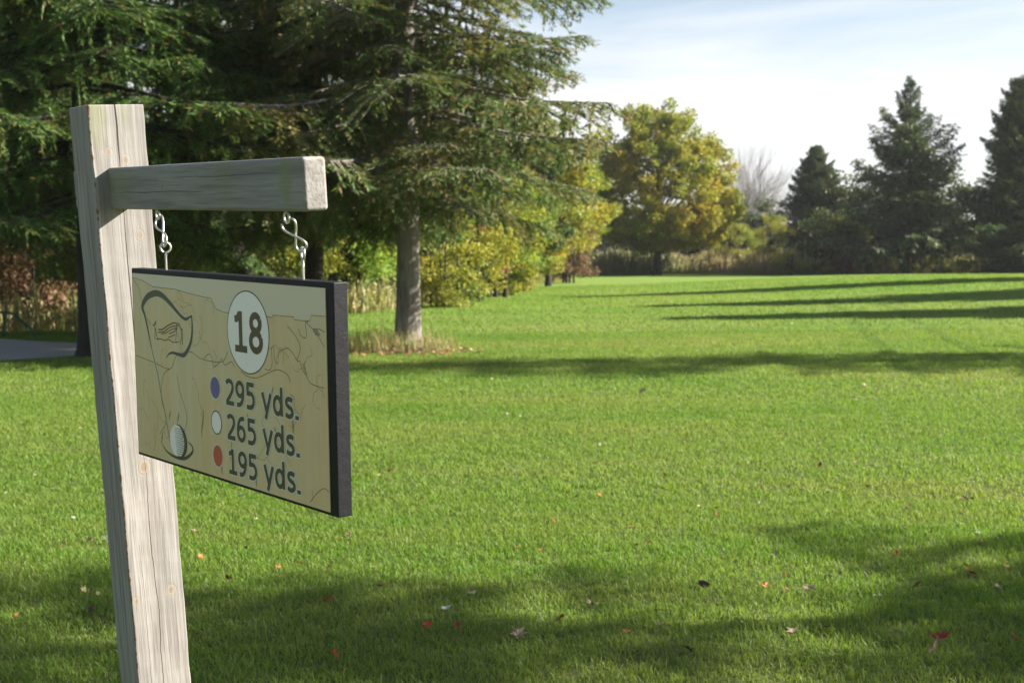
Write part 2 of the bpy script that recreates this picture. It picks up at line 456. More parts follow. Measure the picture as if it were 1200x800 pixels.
# ---- lawn blades (stuff): three bands, thinner and larger with distance
gm = N('grass_blades'); gp = gm.pos()
gc = lawn_color(gm, gp)
gr = gm.attr()
gc = gm.mix(gm.ramp(gr, [(0, (0, 0, 0)), (.9, (.0, .0, .0)), (.99, (.7, .7, .7))]), gc, (.26, .25, .10))
gc = gm.mix(gm.ramp(gr, [(0, (.5, .5, .5)), (.35, (0, 0, 0))]), gc, (.06, .135, .014))
gm.color(gc); gm.rough(.5, .18)
tr = gm.add('ShaderNodeBsdfTranslucent'); gm.l.new(gm.mix(1.0, gc, (1.4, 1.4, .75), 'MULTIPLY'), tr.inputs[0])
mx = gm.add('ShaderNodeMixShader', i_0=.42); gm.l.new(gm.p.outputs[0], mx.inputs[1]); gm.l.new(tr.outputs[0], mx.inputs[2]); gm.l.new(mx.outputs[0], gm.out.inputs[0])

def vnoise(x, y, s, seed):
    g = np.random.default_rng(seed); T = g.random((64, 64))
    u, v = x*s, y*s; i, j = np.floor(u).astype(int), np.floor(v).astype(int); fu, fv = S(u-i), S(v-j)
    t = lambda a, b: T[a % 64, b % 64]
    return (t(i, j)*(1-fu)+t(i+1, j)*fu)*(1-fv)+(t(i, j+1)*(1-fu)+t(i+1, j+1)*fu)*fv

GR = Acc()
def blades(y0, y1, dens, h, wd, margin, lean=.5):
    # area between the view's side lines with a margin
    n = int(((.41*y0+.41*y1)+2*margin)*(y1-y0)*dens)
    y = rng.uniform(y0, y1, int(n*1.25)); x = rng.uniform(-1, 1, len(y))*(.41*y1+margin)
    k = np.abs(x) < .41*y+margin; x, y = x[k], y[k]
    cl = vnoise(x, y, 5, 1)*.5+vnoise(x, y, 17, 2)*.5
    k = (rng.random(len(x)) < .45+cl*1.1) & (path_dist(x, y) > .04); x, y, cl = x[k], y[k], cl[k]
    n = len(x); z = ground_z(x, y)
    a = rng.random(n)*6.283; tilt = np.abs(rng.normal(0, lean, n))
    hh = h*(.55+.75*cl)*rng.uniform(.6, 1.25, n)
    d = np.c_[np.cos(a)*np.sin(tilt), np.sin(a)*np.sin(tilt), np.cos(tilt)]
    b = a+rng.normal(0, .9, n)+1.57; s = np.c_[np.cos(b), np.sin(b), np.zeros(n)]*wd*rng.uniform(.7, 1.3, n)[:, None]/2
    p = np.c_[x, y, z-.004]; m = p+d*hh[:, None]*.6; t = p+d*hh[:, None]+np.c_[np.cos(a), np.sin(a), -.3*np.ones(n)]*hh[:, None]*.22
    V = np.stack([p-s*.8, p+s*.8, m+s, t, m-s], 1).reshape(-1, 3)
    i = np.arange(n)*5; 
    # quad + upper quad (degenerate-free kite)
    F = np.concatenate([np.c_[i, i+1, i+2, i+4]]); 
    r = rng.random(n)
    V2 = np.stack([m-s, m+s, t+s*.15, t-s*.15], 1).reshape(-1, 3)
    V1 = np.stack([p-s*.8, p+s*.8, m+s, m-s], 1).reshape(-1, 3)
    GR.add(V1, np.arange(n*4).reshape(-1, 4), r); GR.add(V2, np.arange(n*4).reshape(-1, 4), r)
blades(2.4, 8.0, 7000, .042, .0042, 1.2)
blades(8.0, 14.0, 2600, .042, .0062, 1.2)
blades(14.0, 26.0, 900, .045, .010, 1.5)
blades(26.0, 60.0, 190, .05, .020, 2.0)
o = link('lawn_grass', GR.mesh('lawn_grass', gm.m)); tag(o, 'mown bright green lawn grass covering the fairway', 'grass', kind='stuff')

# ================================================================== sign post with arm
def weathered(name, axis, knots, cracks, algae, tint=1.0, edge=False):
    """grey weathered timber; grain runs along `axis`; local coordinates are metres"""
    m = N(name); o = m.obj()
    st = [26, 26, 26]; st[axis] = 1.3
    wob = m.noise(m.mapping(o, (4, 4, 4)), 1.0, 2)
    gcoord = m.mapping(o, tuple(st))
    grain = m.noise(gcoord, 1.6, 5, .65, .25)
    st2 = [140, 140, 140]; st2[axis] = 5
    fineg = m.noise(m.mapping(o, tuple(st2)), 1.0, 3, .6)
    c = m.ramp(grain, [(.28, (.16*tint, .145*tint, .132*tint)), (.48, (.265*tint, .245*tint, .225*tint)), (.70, (.35*tint, .33*tint, .31*tint))])
    c = m.mix(m.ramp(fineg, [(.35, (.45, .45, .45)), (.52, (0, 0, 0))]), c, (.10*tint, .085*tint, .072*tint))
    big = m.noise(m.mapping(o, (3, 3, 1.4) if axis == 2 else (1.4, 3, 3), (2, 2, 2)), 1.0, 4, .6)
    c = m.mix(m.ramp(big, [(.42, (0, 0, 0)), (.7, (.5, .5, .5))]), c, (.21*tint, .21*tint, .21*tint))
    sp = m.add('ShaderNodeSeparateXYZ'); m.l.new(o, sp.inputs[0]); ax = [sp.outputs[i] for i in range(3)]
    h = m.math('ADD', m.math('MULTIPLY', grain, .5), m.math('MULTIPLY', fineg, .5))
    for (cc, rad, tone) in knots:      # ringed knots
        v = m.add('ShaderNodeVectorMath', operation='SUBTRACT'); m.l.new(o, v.inputs[0]); v.inputs[1].default_value = cc
        ln = m.add('ShaderNodeVectorMath', operation='LENGTH'); m.l.new(m.mapping(v.outputs[0], (1, 1, .8) if axis == 2 else (.8, 1, 1)), ln.inputs[0])
        d = m.math('DIVIDE', m.math('ADD', ln.outputs['Value'], m.math('MULTIPLY', m.math('SUBTRACT', m.noise(o, 60, 2), .5), .006)), rad)
        kc = m.ramp(d, [(0, (.16, .11, .07)), (.22, (.27, .21, .145)), (.34, (.20, .155, .11)), (.48, (.30, .25, .19)), (.7, (.27, .24, .20)), (.84, (.24, .215, .185)), (1, (.27, .25, .225))])
        fa = m.ramp(d, [(.0, (tone,)*3), (.75, (tone,)*3), (1.0, (0, 0, 0))])
        c = m.mix(fa, c, kc)
        h = m.math('ADD', h, m.math('MULTIPLY', m.ramp(d, [(.7, (0, 0, 0)), (.86, (1, 1, 1)), (1, (0, 0, 0))]), -.12))
    for (cross, c0, lo, hi, width, amp) in cracks:   # long drying checks
        along = ax[axis]
        nz = m.noise(m.mapping(o, tuple(3.0 if i == axis else 0.0 for i in range(3)), (c0*40, 0, 0)), 1.0, 4, .7)
        cen = m.math('ADD', c0, m.math('MULTIPLY', m.math('SUBTRACT', nz, .5), amp))
        dist = m.math('ABSOLUTE', m.math('SUBTRACT', ax[cross], cen))
        ln = hi-lo
        tpar = m.math('DIVIDE', m.math('SUBTRACT', along, lo), ln)
        par = m.math('MULTIPLY', m.math('MULTIPLY', tpar, m.math('SUBTRACT', 1.0, tpar)), 4.0)
        wv = m.math('MULTIPLY', m.math('POWER', m.math('MAXIMUM', par, 0.0), .4), width)
        mask = m.math('LESS_THAN', dist, wv)
        c = m.mix(mask, c, (.035, .028, .022)); h = m.math('SUBTRACT', h, m.math('MULTIPLY', mask, 1.5))
    for (cc, rad, amt) in algae:
        v = m.add('ShaderNodeVectorMath', operation='SUBTRACT'); m.l.new(o, v.inputs[0]); v.inputs[1].default_value = cc
        vs = m.add('ShaderNodeVectorMath', operation='DIVIDE'); m.l.new(v.outputs[0], vs.inputs[0]); vs.inputs[1].default_value = rad
        ln = m.add('ShaderNodeVectorMath', operation='LENGTH'); m.l.new(vs.outputs[0], ln.inputs[0])
        d = m.math('ADD', ln.outputs['Value'], m.math('MULTIPLY', m.math('SUBTRACT', m.noise(o, 35, 3), .5), 1.2))
        c = m.mix(m.ramp(d, [(.3, (amt,)*3), (1, (0, 0, 0))]), c, (.19, .21, .09))
    if edge:   # splintered red-brown arris between the two visible faces
        r2 = m.math('ADD', m.math('ABSOLUTE', ax[0]), m.math('ABSOLUTE', ax[1]))
        nn = m.noise(m.mapping(o, (30, 30, 45)), 1.0, 4, .7)
        wd = m.math('MULTIPLY', m.math('SUBTRACT', nn, .44), .022)
        c = m.mix(m.math('LESS_THAN', r2, m.math('ADD', wd, .0006)), c, (.17, .085, .05))
    m.color(c); m.rough(.88, .2); m.bump(h, .55, .004)
    return m.m

PT = Vector((-1.0202, 3.1077, .3541+CZ))
PM = Matrix(((.6071, .7935, -.043), (-.794, .6035, -.0727), (-.0317, .0783, .9964)))
# orthonormalise
cx_ = PM.col[0].normalized(); cz_ = PM.col[2].copy(); cz_ = (cz_-cx_*cz_.dot(cx_)).normalized(); cy_ = cz_.cross(cx_)
PM = Matrix((cx_, cy_, cz_)).transposed()
POST_L = 2.16; PWD = .1357; PFW = .14
base_local = Vector((-PWD/2, PFW/2, -POST_L+.1))
root_m = Matrix.Translation(PT+PM @ base_local) @ PM.to_4x4()
sign_post = empty('sign_post', mat=root_m)
tag(sign_post, 'leaning square grey weathered timber post with a horizontal arm', 'sign post')

def bm_obj(name, bm, mats, parent, local=None, smooth=False):
    me = bpy.data.meshes.new(name); bm.normal_update(); bm.to_mesh(me); bm.free()
    for mm in (mats if isinstance(mats, (list, tuple)) else [mats]): me.materials.append(mm)
    if smooth:
        for p in me.polygons: p.use_smooth = True
    o = link(name, me, parent)
    if local is not None: o.location = local
    return o

def box_bm(x0, x1, y0, y1, z0, z1, bevel=.003, seg=2, cuts=None):
    bm = bmesh.new(); bmesh.ops.create_cube(bm, size=1)
    for v in bm.verts:
        v.co = Vector((x0 if v.co.x < 0 else x1, y0 if v.co.y < 0 else y1, z0 if v.co.z < 0 else z1))
    return bm

# children of the post root use the "post frame": origin at the top of the shared arris
wood_post = weathered('post_timber', 2,
    knots=[((0, .0421, -.1144), .012, .55), ((0, .0819, -.1352), .014, .6), ((0, .1016, -.3198), .014, .4), ((0, .0631, -.9033), .019, .8), ((0, .1065, -1.2368), .015, .8), ((0, .0132, -1.2441), .011, .8)],
    cracks=[(1, .067, -.155, .06, .0022, .010), (1, .0665, -.75, -.20, .0013, .006), (1, .067, -1.62, -.86, .0010, .03), (1, .035, -1.5, -1.1, .0006, .02), (1, .10, -.8, -.3, .0005, .02), (0, -.07, -1.4, -.3, .0010, .03), (0, -.05, -.6, -.05, .0008, .02)],
    algae=[((0, .015, -.02), (.03, .035, .10), .5), ((0, .09, -.02), (.03, .02, .05), .3)], edge=True)
bm = box_bm(-PWD, 0, 0, PFW, -POST_L, 0)
bmesh.ops.bevel(bm, geom=[e for e in bm.edges], offset=.0028, segments=2, affect='EDGES', profile=.5)
# hand-sawn irregularity
bmesh.ops.subdivide_edges(bm, edges=[e for e in bm.edges if abs((e.verts[0].co-e.verts[1].co).z) > .5], cuts=60, use_grid_fill=True)
for v in bm.verts:
    k = math.sin(v.co.z*23+v.co.x*9)*.0005+math.sin(v.co.z*61+v.co.y*31)*.0004+math.sin(v.co.z*140+1)*.00025
    v.co.x += k; v.co.y += k*.8
post = bm_obj('post', bm, wood_post, sign_post, -base_local)

BW, BH, BL, BY, BZ = .0506, .1004, .99, .0359, -.1518
wood_arm = weathered('arm_timber', 0,
    knots=[((.33, BY, -.20), .012, .6)],
    cracks=[(2, -.212, .02, .55, .0006, .02), (2, -.18, .4, .95, .0005, .02)],
    algae=[((.921, BY, -.19), (.035, .05, .06), .65), ((.06, BY, -.20), (.12, .05, .08), .4), ((.66, BY, -.20), (.06, .05, .08), .28)], tint=.92)
bm = box_bm(-PWD-.12, BL, BY, BY+BW, BZ-BH, BZ)
bmesh.ops.bevel(bm, geom=list(bm.edges), offset=.008, segments=5, affect='EDGES', profile=.5)
arm = bm_obj('arm', bm, wood_arm, sign_post, -base_local, smooth=True)
wnm = arm.modifiers.new('wn', 'WEIGHTED_NORMAL'); wnm.keep_sharp = False; wnm.weight = 90

# ================================================================== hanging sign board
STv = Vector((-.8986, 3.025, -.0361+CZ))
SM = Matrix(((.6566, .7542, -.008), (-.7539, .6559, -.0362), (-.0221, .0298, .9993)))
a_ = SM.col[0].normalized(); c_ = SM.col[2].copy(); c_ = (c_-a_*c_.dot(a_)).normalized(); b_ = c_.cross(a_)
SM = Matrix((a_, b_, c_)).transposed()
SW, SH, ST_ = .8637, .4455, .032
sign = empty('hanging_sign', mat=Matrix.Translation(STv) @ SM.to_4x4())
tag(sign, 'tan yardage board with a black edge and an 18, hanging under the arm', 'sign')

fb = N('black_frame'); fo = fb.obj()
fn = fb.noise(fb.mapping(fo, (6, 60, 60)), 1.0, 4, .7)
fn2 = fb.noise(fo, 260, 3, .7)
fb.color(fb.mix(fb.ramp(fn2, [(.55, (0, 0, 0)), (.75, (.7, .7, .7))]), (.006, .0065, .009), (.016, .016, .018)))
fb.rough(.55, .22); fb.bump(fb.math('ADD', fn, fb.math('MULTIPLY', fn2, .25)), .6, .0018)
bm = box_bm(0, SW, 0, ST_, -SH, 0)
bmesh.ops.bevel(bm, geom=[e for e in bm.edges], offset=.0022, segments=2, affect='EDGES', profile=.5)
bm_obj('board', bm, fb.m, sign)

pm = N('printed_panel'); po = pm.obj()
pn = pm.noise(pm.mapping(po, (3.5, 1, 2.2)), 1.0, 4, .6)
pcx = pm.ramp(pn, [(.30, (.52, .36, .17)), (.45, (.60, .44, .23)), (.6, (.56, .47, .28)), (.75, (.60, .51, .34))])
vs_ = pm.noise(pm.mapping(po, (26, 1, 1.2)), 1.0, 3, .6)
pcx = pm.mix(pm.ramp(vs_, [(.4, (0, 0, 0)), (.8, (.6, .6, .6))]), pcx, (.66, .55, .38))
pm.color(pcx); pm.rough(.38, .45); pm.bump(pm.noise(po, 120, 2), .03, .001)
def quadmesh(name, x0, x1, z0, z1, y, mat, parent, th=.0015):
    bm = box_bm(x0, x1, y, y+th, z0, z1); return bm_obj(name, bm, mat, parent)
quadmesh('panel', .0075, .838, -.4385, -.0115, -.0015, pm.m, sign, .003)

def front_poly(acc, pts, y):
    """triangle fan of a star-shaped outline in the sign plane, as quads with a repeated corner avoided by centre fan"""
    pts = np.asarray(pts, float); c = pts.mean(0)
    n = len(pts); V = np.array([[c[0], y, c[1]]]+[[p[0], y, p[1]] for p in pts])
    if n % 2: V = np.vstack([V, V[1]]); 
    F = []
    m = len(V)-1
    for i in range(0, m, 2):
        F.append((0, 1+i, 1+(i+1) % m, 1+(i+2) % m))
    acc.add(V, F)

def strip(acc, pts, wd, y):
    pts = np.asarray(pts, float)
    wd = np.broadcast_to(np.asarray(wd, float), (len(pts),))
    t0 = np.arange(len(pts)); tt = np.linspace(0, len(pts)-1, (len(pts)-1)*5+1)
    # Catmull-Rom smoothing
    def cr_(p):
        q = np.vstack([2*p[0]-p[1], p, 2*p[-1]-p[-2]]); out = []
        for t in tt:
            i = min(int(t), len(p)-2); u = t-i; a, b, c, d = q[i], q[i+1], q[i+2], q[i+3]
            out.append(.5*((2*b)+(-a+c)*u+(2*a-5*b+4*c-d)*u*u+(-a+3*b-3*c+d)*u**3))
        return np.array(out)
    p = cr_(pts) if len(pts) > 2 else np.array([pts[0]+(pts[1]-pts[0])*t for t in tt]); w_ = np.interp(tt, t0, wd)
    T = np.gradient(p, axis=0); T /= np.linalg.norm(T, axis=1)[:, None]+1e-9; n = np.c_[-T[:, 1], T[:, 0]]
    a = p+n*w_[:, None]/2; b = p-n*w_[:, None]/2
    V = np.stack([np.c_[a[:, 0], np.full(len(a), y), a[:, 1]], np.c_[b[:, 0], np.full(len(b), y), b[:, 1]]], 1).reshape(-1, 3)
    F = [(2*i, 2*i+1, 2*i+3, 2*i+2) for i in range(len(p)-1)]
    acc.add(V, F)

def ell(cx, cz, rx, rz, n=48, a0=0, a1=2*math.pi):
    a = np.linspace(a0, a1, n, endpoint=False); return np.c_[cx+rx*np.cos(a), cz+rz*np.sin(a)]

ink = flat('ink_olive', (.060, .058, .032), .45); ink18 = flat('ink_brown', (.075, .055, .030), .45)
pale = flat('ink_pale', (.60, .60, .52), .42); white = flat('ink_white', (.80, .76, .72), .40)
mapink = flat('ink_map', (.17, .12, .065), .5); lakeink = flat('ink_lake', (.27, .22, .12), .5)
skyink = flat('ink_upper', (.60, .53, .40), .38)
navy = flat('ink_blue', (.13, .10, .27), .42); red = flat('ink_red', (.46, .09, .045), .42)
mm = lambda L: np.array(L, float)/1000
Y0 = -.0015
M1 = mm([(8, -22), (62.9, -27.4), (115.2, -39.5), (226, -40.2), (282.7, -46), (345.6, -50.5), (391.5, -52.6), (412.7, -74.1), (449.5, -79.3), (540, -78), (630.7, -77.9), (643.1, -78.1), (646.4, -73.1), (724.6, -72.2), (727.2, -77.7), (767.8, -77.3), (783.2, -76.4), (787.1, -65.4), (837, -64.2)])
# paler ground north of the border line of the printed map
acc = Acc()
V = []; 
for p in M1: V += [(p[0], Y0-0.00008, p[1]), (p[0], Y0-0.00008, -.0118)]
acc.add(np.array(V), [(2*i, 2*i+2, 2*i+3, 2*i+1) for i in range(len(M1)-1)])
link('upper_field', acc.mesh('upper_field', skyink), sign)
acc = Acc()
def poly_line(pts, w_, y): 
    pts = np.asarray(pts)
    for i in range(len(pts)-1): strip(acc, pts[i:i+2], w_, y)
poly_line(M1, .0014, Y0-0.00017)
LINES = [[(699.9,-91.9),(717.3,-100.8),(731.5,-110.7),(745.3,-126.9),(741.6,-142.7),(732.3,-154.4)],
[(741.1,-93),(746.3,-105),(763.4,-110.6),(769.4,-103.4),(765.8,-82.1),(776.3,-78.3)],
[(770.5,-80.2),(792.7,-91),(815.1,-90.1),(832.6,-94.4)],[(798,-98.3),(811.7,-105),(831.4,-123.2)],
[(609.2,-184.4),(628,-184.3),(638.1,-170.5),(636.6,-141.7),(646,-137.7),(647.9,-160),(659.8,-168.6),(664,-145.9),(679.5,-139.9),(697.8,-135.3),(715.3,-141.7),(732.2,-156),(743.8,-158.1),(751.8,-173),(765.7,-184.2),(776.6,-195.5),(799.1,-199.5),(828.1,-201.1)],
[(511.2,-198.4),(537.2,-206),(576.2,-205.5),(621.4,-191.4),(659.1,-181.5),(695.1,-187.7),(706.3,-202.5)],
[(351.7,-185.2),(374.3,-172.8),(388,-182.1),(394,-198.8),(415.8,-190),(430.6,-178.5),(443.6,-191),(471.7,-181.7),(484.7,-190.7)],
[(10.6,-205.9),(100.5,-214.4),(186.6,-222.5),(222.8,-188.4),(289.2,-175.3),(336,-186.5),(427.7,-186),(458.8,-161.6)],
[(186.6,-222.5),(150.8,-241.6),(137.5,-298.3),(159.9,-343.3),(122.1,-380)],
[(766.7,-430.8),(792.1,-409.7),(816.8,-395.6),(835.6,-399.1)],[(10,-23.9),(42.7,-50.6),(65.1,-105.3),(99,-127.1)],
[(219.2,-235),(233,-272.4),(262.1,-323.2),(242.6,-364.3)]]
for L in LINES: strip(acc, mm(L), .0017, Y0-0.00017)
g = np.random.default_rng(5)
for (x0, z0, x1, z1, n) in [(600, -195, 800, -420, 9), (300, -100, 480, -170, 5), (20, -240, 330, -420, 9), (600, -150, 830, -210, 6), (120, -60, 440, -220, 6)]:
    for k in range(n):      # fainter roads and streams
        p = np.array([g.uniform(x0, x1), g.uniform(z1, z0)]); a = g.random()*6.28; L = [p.copy()]
        for s in range(g.integers(5, 12)):
            a += g.normal(0, .7); p = p+np.array([math.cos(a), math.sin(a)])*g.uniform(6, 14)
            if not (12 < p[0] < 832 and -433 < p[1] < -18): break
            L.append(p.copy())
        if len(L) > 2: strip(acc, mm(L), .0008, Y0-0.00017)
link('map_lines', acc.mesh('map_lines', mapink), sign)
acc = Acc()
for (a, b, w_) in [((340.7,-298.7),(328.4,-360.8),7),((179.1,-317.4),(173.6,-343.3),6),((222.8,-318.5),(214.2,-344.6),6),((638.9,-298.9),(654.7,-324.6),7),((708.9,-276.5),(715.2,-302.9),8),((558.1,-409.1),(564.5,-436),6),((461.5,-350.5),(455.8,-395.4),5),((531.8,-283.8),(535.8,-311.9),6),((413.1,-409.1),(417.8,-430.8),6),((639.4,-215.8),(632.9,-237.2),5),((792,-92),(818,-101),13),((753,-160),(770,-182),5),((128,-400),(140,-372),7)]:
    a, b = np.array(a, float), np.array(b, float); m_ = (a+b)/2
    strip(acc, mm([a, (a+m_)/2+[1, 0], m_, (b+m_)/2-[1.5, 0], b]), np.array([.3, .8, 1, .7, .2])*w_/1000, Y0-0.00014)
link('map_lakes', acc.mesh('map_lakes', lakeink), sign)

# flag emblem with pole
FLAG = mm([(95.3,-181),(83,-146.3),(67.7,-108.9),(56,-88),(80.5,-66),(111.9,-56),(139.1,-53.6),(168.2,-59.7),(202,-74.5),(229.6,-88.8),(251.4,-99.3),(273.4,-104),(300.6,-95.1)])
FW_ = np.array([3.5, 5.5, 8, 13, 15, 15.5, 14.5, 13, 10.5, 8.5, 7.5, 7.5, 4])/1000
FL2 = mm([(300.6,-95.1),(301.6,-118.3),(297,-144.5),(282.7,-166.4),(259,-184.5),(233.5,-186.1),(204.9,-184.4),(184.3,-188.8),(168.8,-199.5)]); FW2 = np.array([4.5, 6.5, 8.5, 10, 11, 8, 6, 4, 1.5])/1000
POLE = mm([(95.3,-181),(110.7,-215.3),(124.4,-244.1),(137.2,-287.4),(156.1,-335.8),(174.1,-393)])
acc = Acc(); 
for p, w_ in ((FLAG, FW_), (FL2, FW2), (POLE, np.full(6, .0022))): strip(acc, p, w_+.0030, Y0-0.00022)
eo = link('emblem_outline', acc.mesh('emblem_outline', flat('ink_halo', (.50, .50, .40), .45)), sign)
acc = Acc(); strip(acc, FLAG, FW_, Y0-0.00031); strip(acc, FL2, FW2, Y0-0.00031); strip(acc, POLE, .0022, Y0-0.00031)
link('flag_emblem', acc.mesh('flag_emblem', ink), sign)
acc = Acc()
for L, w_ in [([(105.8,-129),(121.3,-124.2),(124.9,-117.7)],2.2),([(111.9,-128),(118.6,-135.7),(115.3,-160.4)],2.0),([(120.5,-134.3),(124.3,-146.2),(131.5,-160.6)],1.8),
 ([(135.4,-136),(156.3,-134.6),(186.6,-123.2),(216,-116),(230.1,-119)],3.0),([(133,-142.9),(161.8,-139.6),(197.9,-126.4),(232.7,-121.5)],2.6),([(150,-146),(178,-140),(205,-131),(228,-127)],2.2),
 ([(187.9,-143.1),(214.5,-135.9),(226.5,-128.5)],2.4),([(184.3,-151.4),(205.1,-145.9),(219.7,-142.2)],2.2),([(230,-120.4),(225.9,-136.5),(218.7,-155.5)],1.8),
 ([(124.4,-159.8),(142.6,-157.1),(166.3,-159.2),(184,-155.4),(206.8,-160.4),(232.8,-157.6)],2.2),([(232.1,-115.5),(241.4,-119.6),(246.5,-127.2),(255.9,-129.2)],2.4),
 ([(249.3,-127),(253.2,-134.6),(252.3,-162.2)],2.2),([(246.8,-129.8),(249,-145.4),(239.9,-161.8)],1.8),([(228,-113),(235,-118),(240,-126)],1.4),([(124,-117),(120,-121),(114,-126)],1.8)]:
    strip(acc, mm(L), w_/1000, Y0-0.00031)
link('animals_emblem', acc.mesh('animals_emblem', ink), sign)

# golf ball emblem
acc = Acc(); front_poly(acc, ell(.2165, -.385, .0420, .0385), Y0-0.00031); link('ball_disc', acc.mesh('ball_disc', white), sign)
acc = Acc()   # dark crescent down the right of the ball, and its tee ring
ang = np.linspace(math.radians(100), math.radians(-80), 24)
o_ = np.c_[.2165+.0425*np.cos(ang), -.385+.039*np.sin(ang)]; i_ = np.c_[.2165+.0425*np.cos(ang)-.015*np.cos(ang*.9), -.385+.0365*np.sin(ang)]
V = np.stack([np.c_[o_[:, 0], np.full(24, Y0-0.00039), o_[:, 1]], np.c_[i_[:, 0], np.full(24, Y0-0.00039), i_[:, 1]]], 1).reshape(-1, 3)
acc.add(V, [(2*i, 2*i+1, 2*i+3, 2*i+2) for i in range(23)])
strip(acc, mm([(127.9,-400.2),(142,-409),(156.1,-416.3),(178,-421.5),(200.5,-423.5),(222,-423),(244.6,-420),(262,-413),(276.2,-405),(285.1,-395.1),(279.8,-385.7),(262,-380)]), np.array([1, 2.5, 4, 5.5, 6.5, 7.5, 8, 7.5, 7, 5.5, 4, 1.5])/1000, Y0-0.00039)
g = np.random.default_rng(3)
for iz in range(13):
    for ix in range(9):
        x = .196+ix*.0053+(.0026 if iz % 2 else 0); z = -.356-iz*.0052
        if ((x-.2165)/.037)**2+((z+.385)/.034)**2 > 1 or x < .199-.9*(z+.372)*.2: continue
        r_ = .0014+.0009*(ix/9); front_poly(acc, ell(x, z, r_, r_, 6), Y0-0.00039)
link('ball_shading', acc.mesh('ball_shading', ink), sign)

# hole number disc and tee discs
def disc(name, cx, cz, rx, rz, rim, rim_mat, mat, y):
    a1 = Acc(); front_poly(a1, ell(cx, cz, rx, rz, 64), y); o1 = link(name, a1.mesh(name, rim_mat), sign)
    a2 = Acc(); front_poly(a2, ell(cx, cz, rx-rim, rz-rim, 64), y-.00012); link('fill', a2.mesh('fill', mat), o1)
    return o1
disc('number_disc', .5445, -.1150, .0862, .0862, .0026, ink, white, Y0-0.00034)
for (cx_d, cz_d, rm, fm, lab) in [(.3974, -.2440, pale, navy, 'blue tee dot'), (.3985, -.3195, ink, white, 'white tee dot'), (.4004, -.3918, pale, red, 'red tee dot')]:
    d = disc('tee_dot', cx_d, cz_d, .0236, .0262, .0027, rm, fm, Y0-0.00034); d['label'] = lab

def oval(cx, cz, rx, rz, n=22):
    a = np.linspace(.5, .5+2*math.pi, n); return [(cx+rx*math.cos(t), cz+rz*math.sin(t)) for t in a]
NINE = [oval(.30, .675, .215, .25), [(.512, .70), (.508, .52), (.46, .30), (.36, .14), (.24, .085), (.09, .08)]]
GLYPH = {   # centre lines of humanist sans figures, height 1
 '1': (.62, [[(.335, .0), (.335, .5), (.335, .99)], [(.075, .79), (.20, .81), (.30, .93)], [(.07, .062), (.33, .062), (.61, .062)]]),
 '2': (.60, [[(.07, .82), (.17, .90), (.30, .925), (.44, .87), (.50, .73), (.47, .57), (.36, .40), (.22, .24), (.10, .10)], [(.045, .072), (.3, .072), (.57, .072)]]),
 '5': (.58, [[(.10, .928), (.3, .928), (.53, .928)], [(.135, .99), (.135, .7), (.135, .50)], [(.125, .555), (.27, .60), (.42, .55), (.50, .42), (.50, .27), (.42, .13), (.27, .07), (.06, .085)]]),
 '9': (.60, NINE), '6': (.60, [[(.6-x, 1-z) for x, z in st] for st in NINE]),
 '8': (.62, [oval(.31, .735, .19, .19), oval(.31, .285, .225, .215)]),
 'y': (.58, [[(.055, .745), (.17, .40), (.295, .03)], [(.545, .745), (.40, .32), (.22, -.23)]]),
 'd': (.60, [oval(.275, .37, .20, .30), [(.50, .0), (.50, .5), (.50, 1.05)]]),
 's': (.50, [[(.44, .645), (.33, .685), (.19, .68), (.105, .60), (.115, .49), (.22, .41), (.34, .36), (.42, .27), (.41, .15), (.31, .075), (.18, .065), (.05, .12)]]),
 '.': (.20, [[(.10, .0), (.10, .07), (.10, .15)]])}
def put_text(name, body, x0, x1, zb, zt, y, mat, sw, halo=None):
    """letters drawn as inked strokes, fitted between x0..x1 with figure height zb..zt"""
    adv = [GLYPH[c][0]+.075 for c in body]; tot = sum(adv)-.075; sx = (x1-x0)/tot; sz = zt-zb
    def build(wd, yy):
        a = Acc(); x = 0; k = 0
        for c, ad in zip(body, adv):
            for st in GLYPH[c][1]:
                st = np.array(st); q = np.c_[x0+(x+st[:, 0])*sx, zb+st[:, 1]*sz]
                if wd > sw*sz*1.01:      # halo reaches past the stroke ends too
                    e = (wd-sw*sz)/2; u = q[0]-q[1]; q[0] += u/np.linalg.norm(u)*e; u = q[-1]-q[-2]; q[-1] += u/np.linalg.norm(u)*e
                strip(a, q, wd*(1.35 if c == '.' else 1), yy-.000012*k); k += 1
            x += ad
        return a
    o = link(name, build(sw*sz, y).mesh(name, mat), sign)
    if halo: link('text_outline', build(sw*sz+2*halo, y+.00014).mesh('text_outline', pale), o)
    return o
put_text('hole_number', '18', .4850, .6060, -.1560, -.0720, Y0-0.00073, ink18, .172)
for body, xn0, xn1, zb, zt, xy0, xy1 in [('295', .4425, .5660, -.2740, -.2185, .5930, .7350), ('265', .4440, .5665, -.3480, -.2935, .5940, .7355), ('195', .4450, .5670, -.4215, -.3675, .5940, .7355)]:
    put_text('distance_number', body, xn0, xn1, zb, zt, Y0-0.00073, ink, .180, .0022)
    put_text('distance_unit', 'yds.', xy0, xy1, zb, zt, Y0-0.00073, ink, .180, .0022)

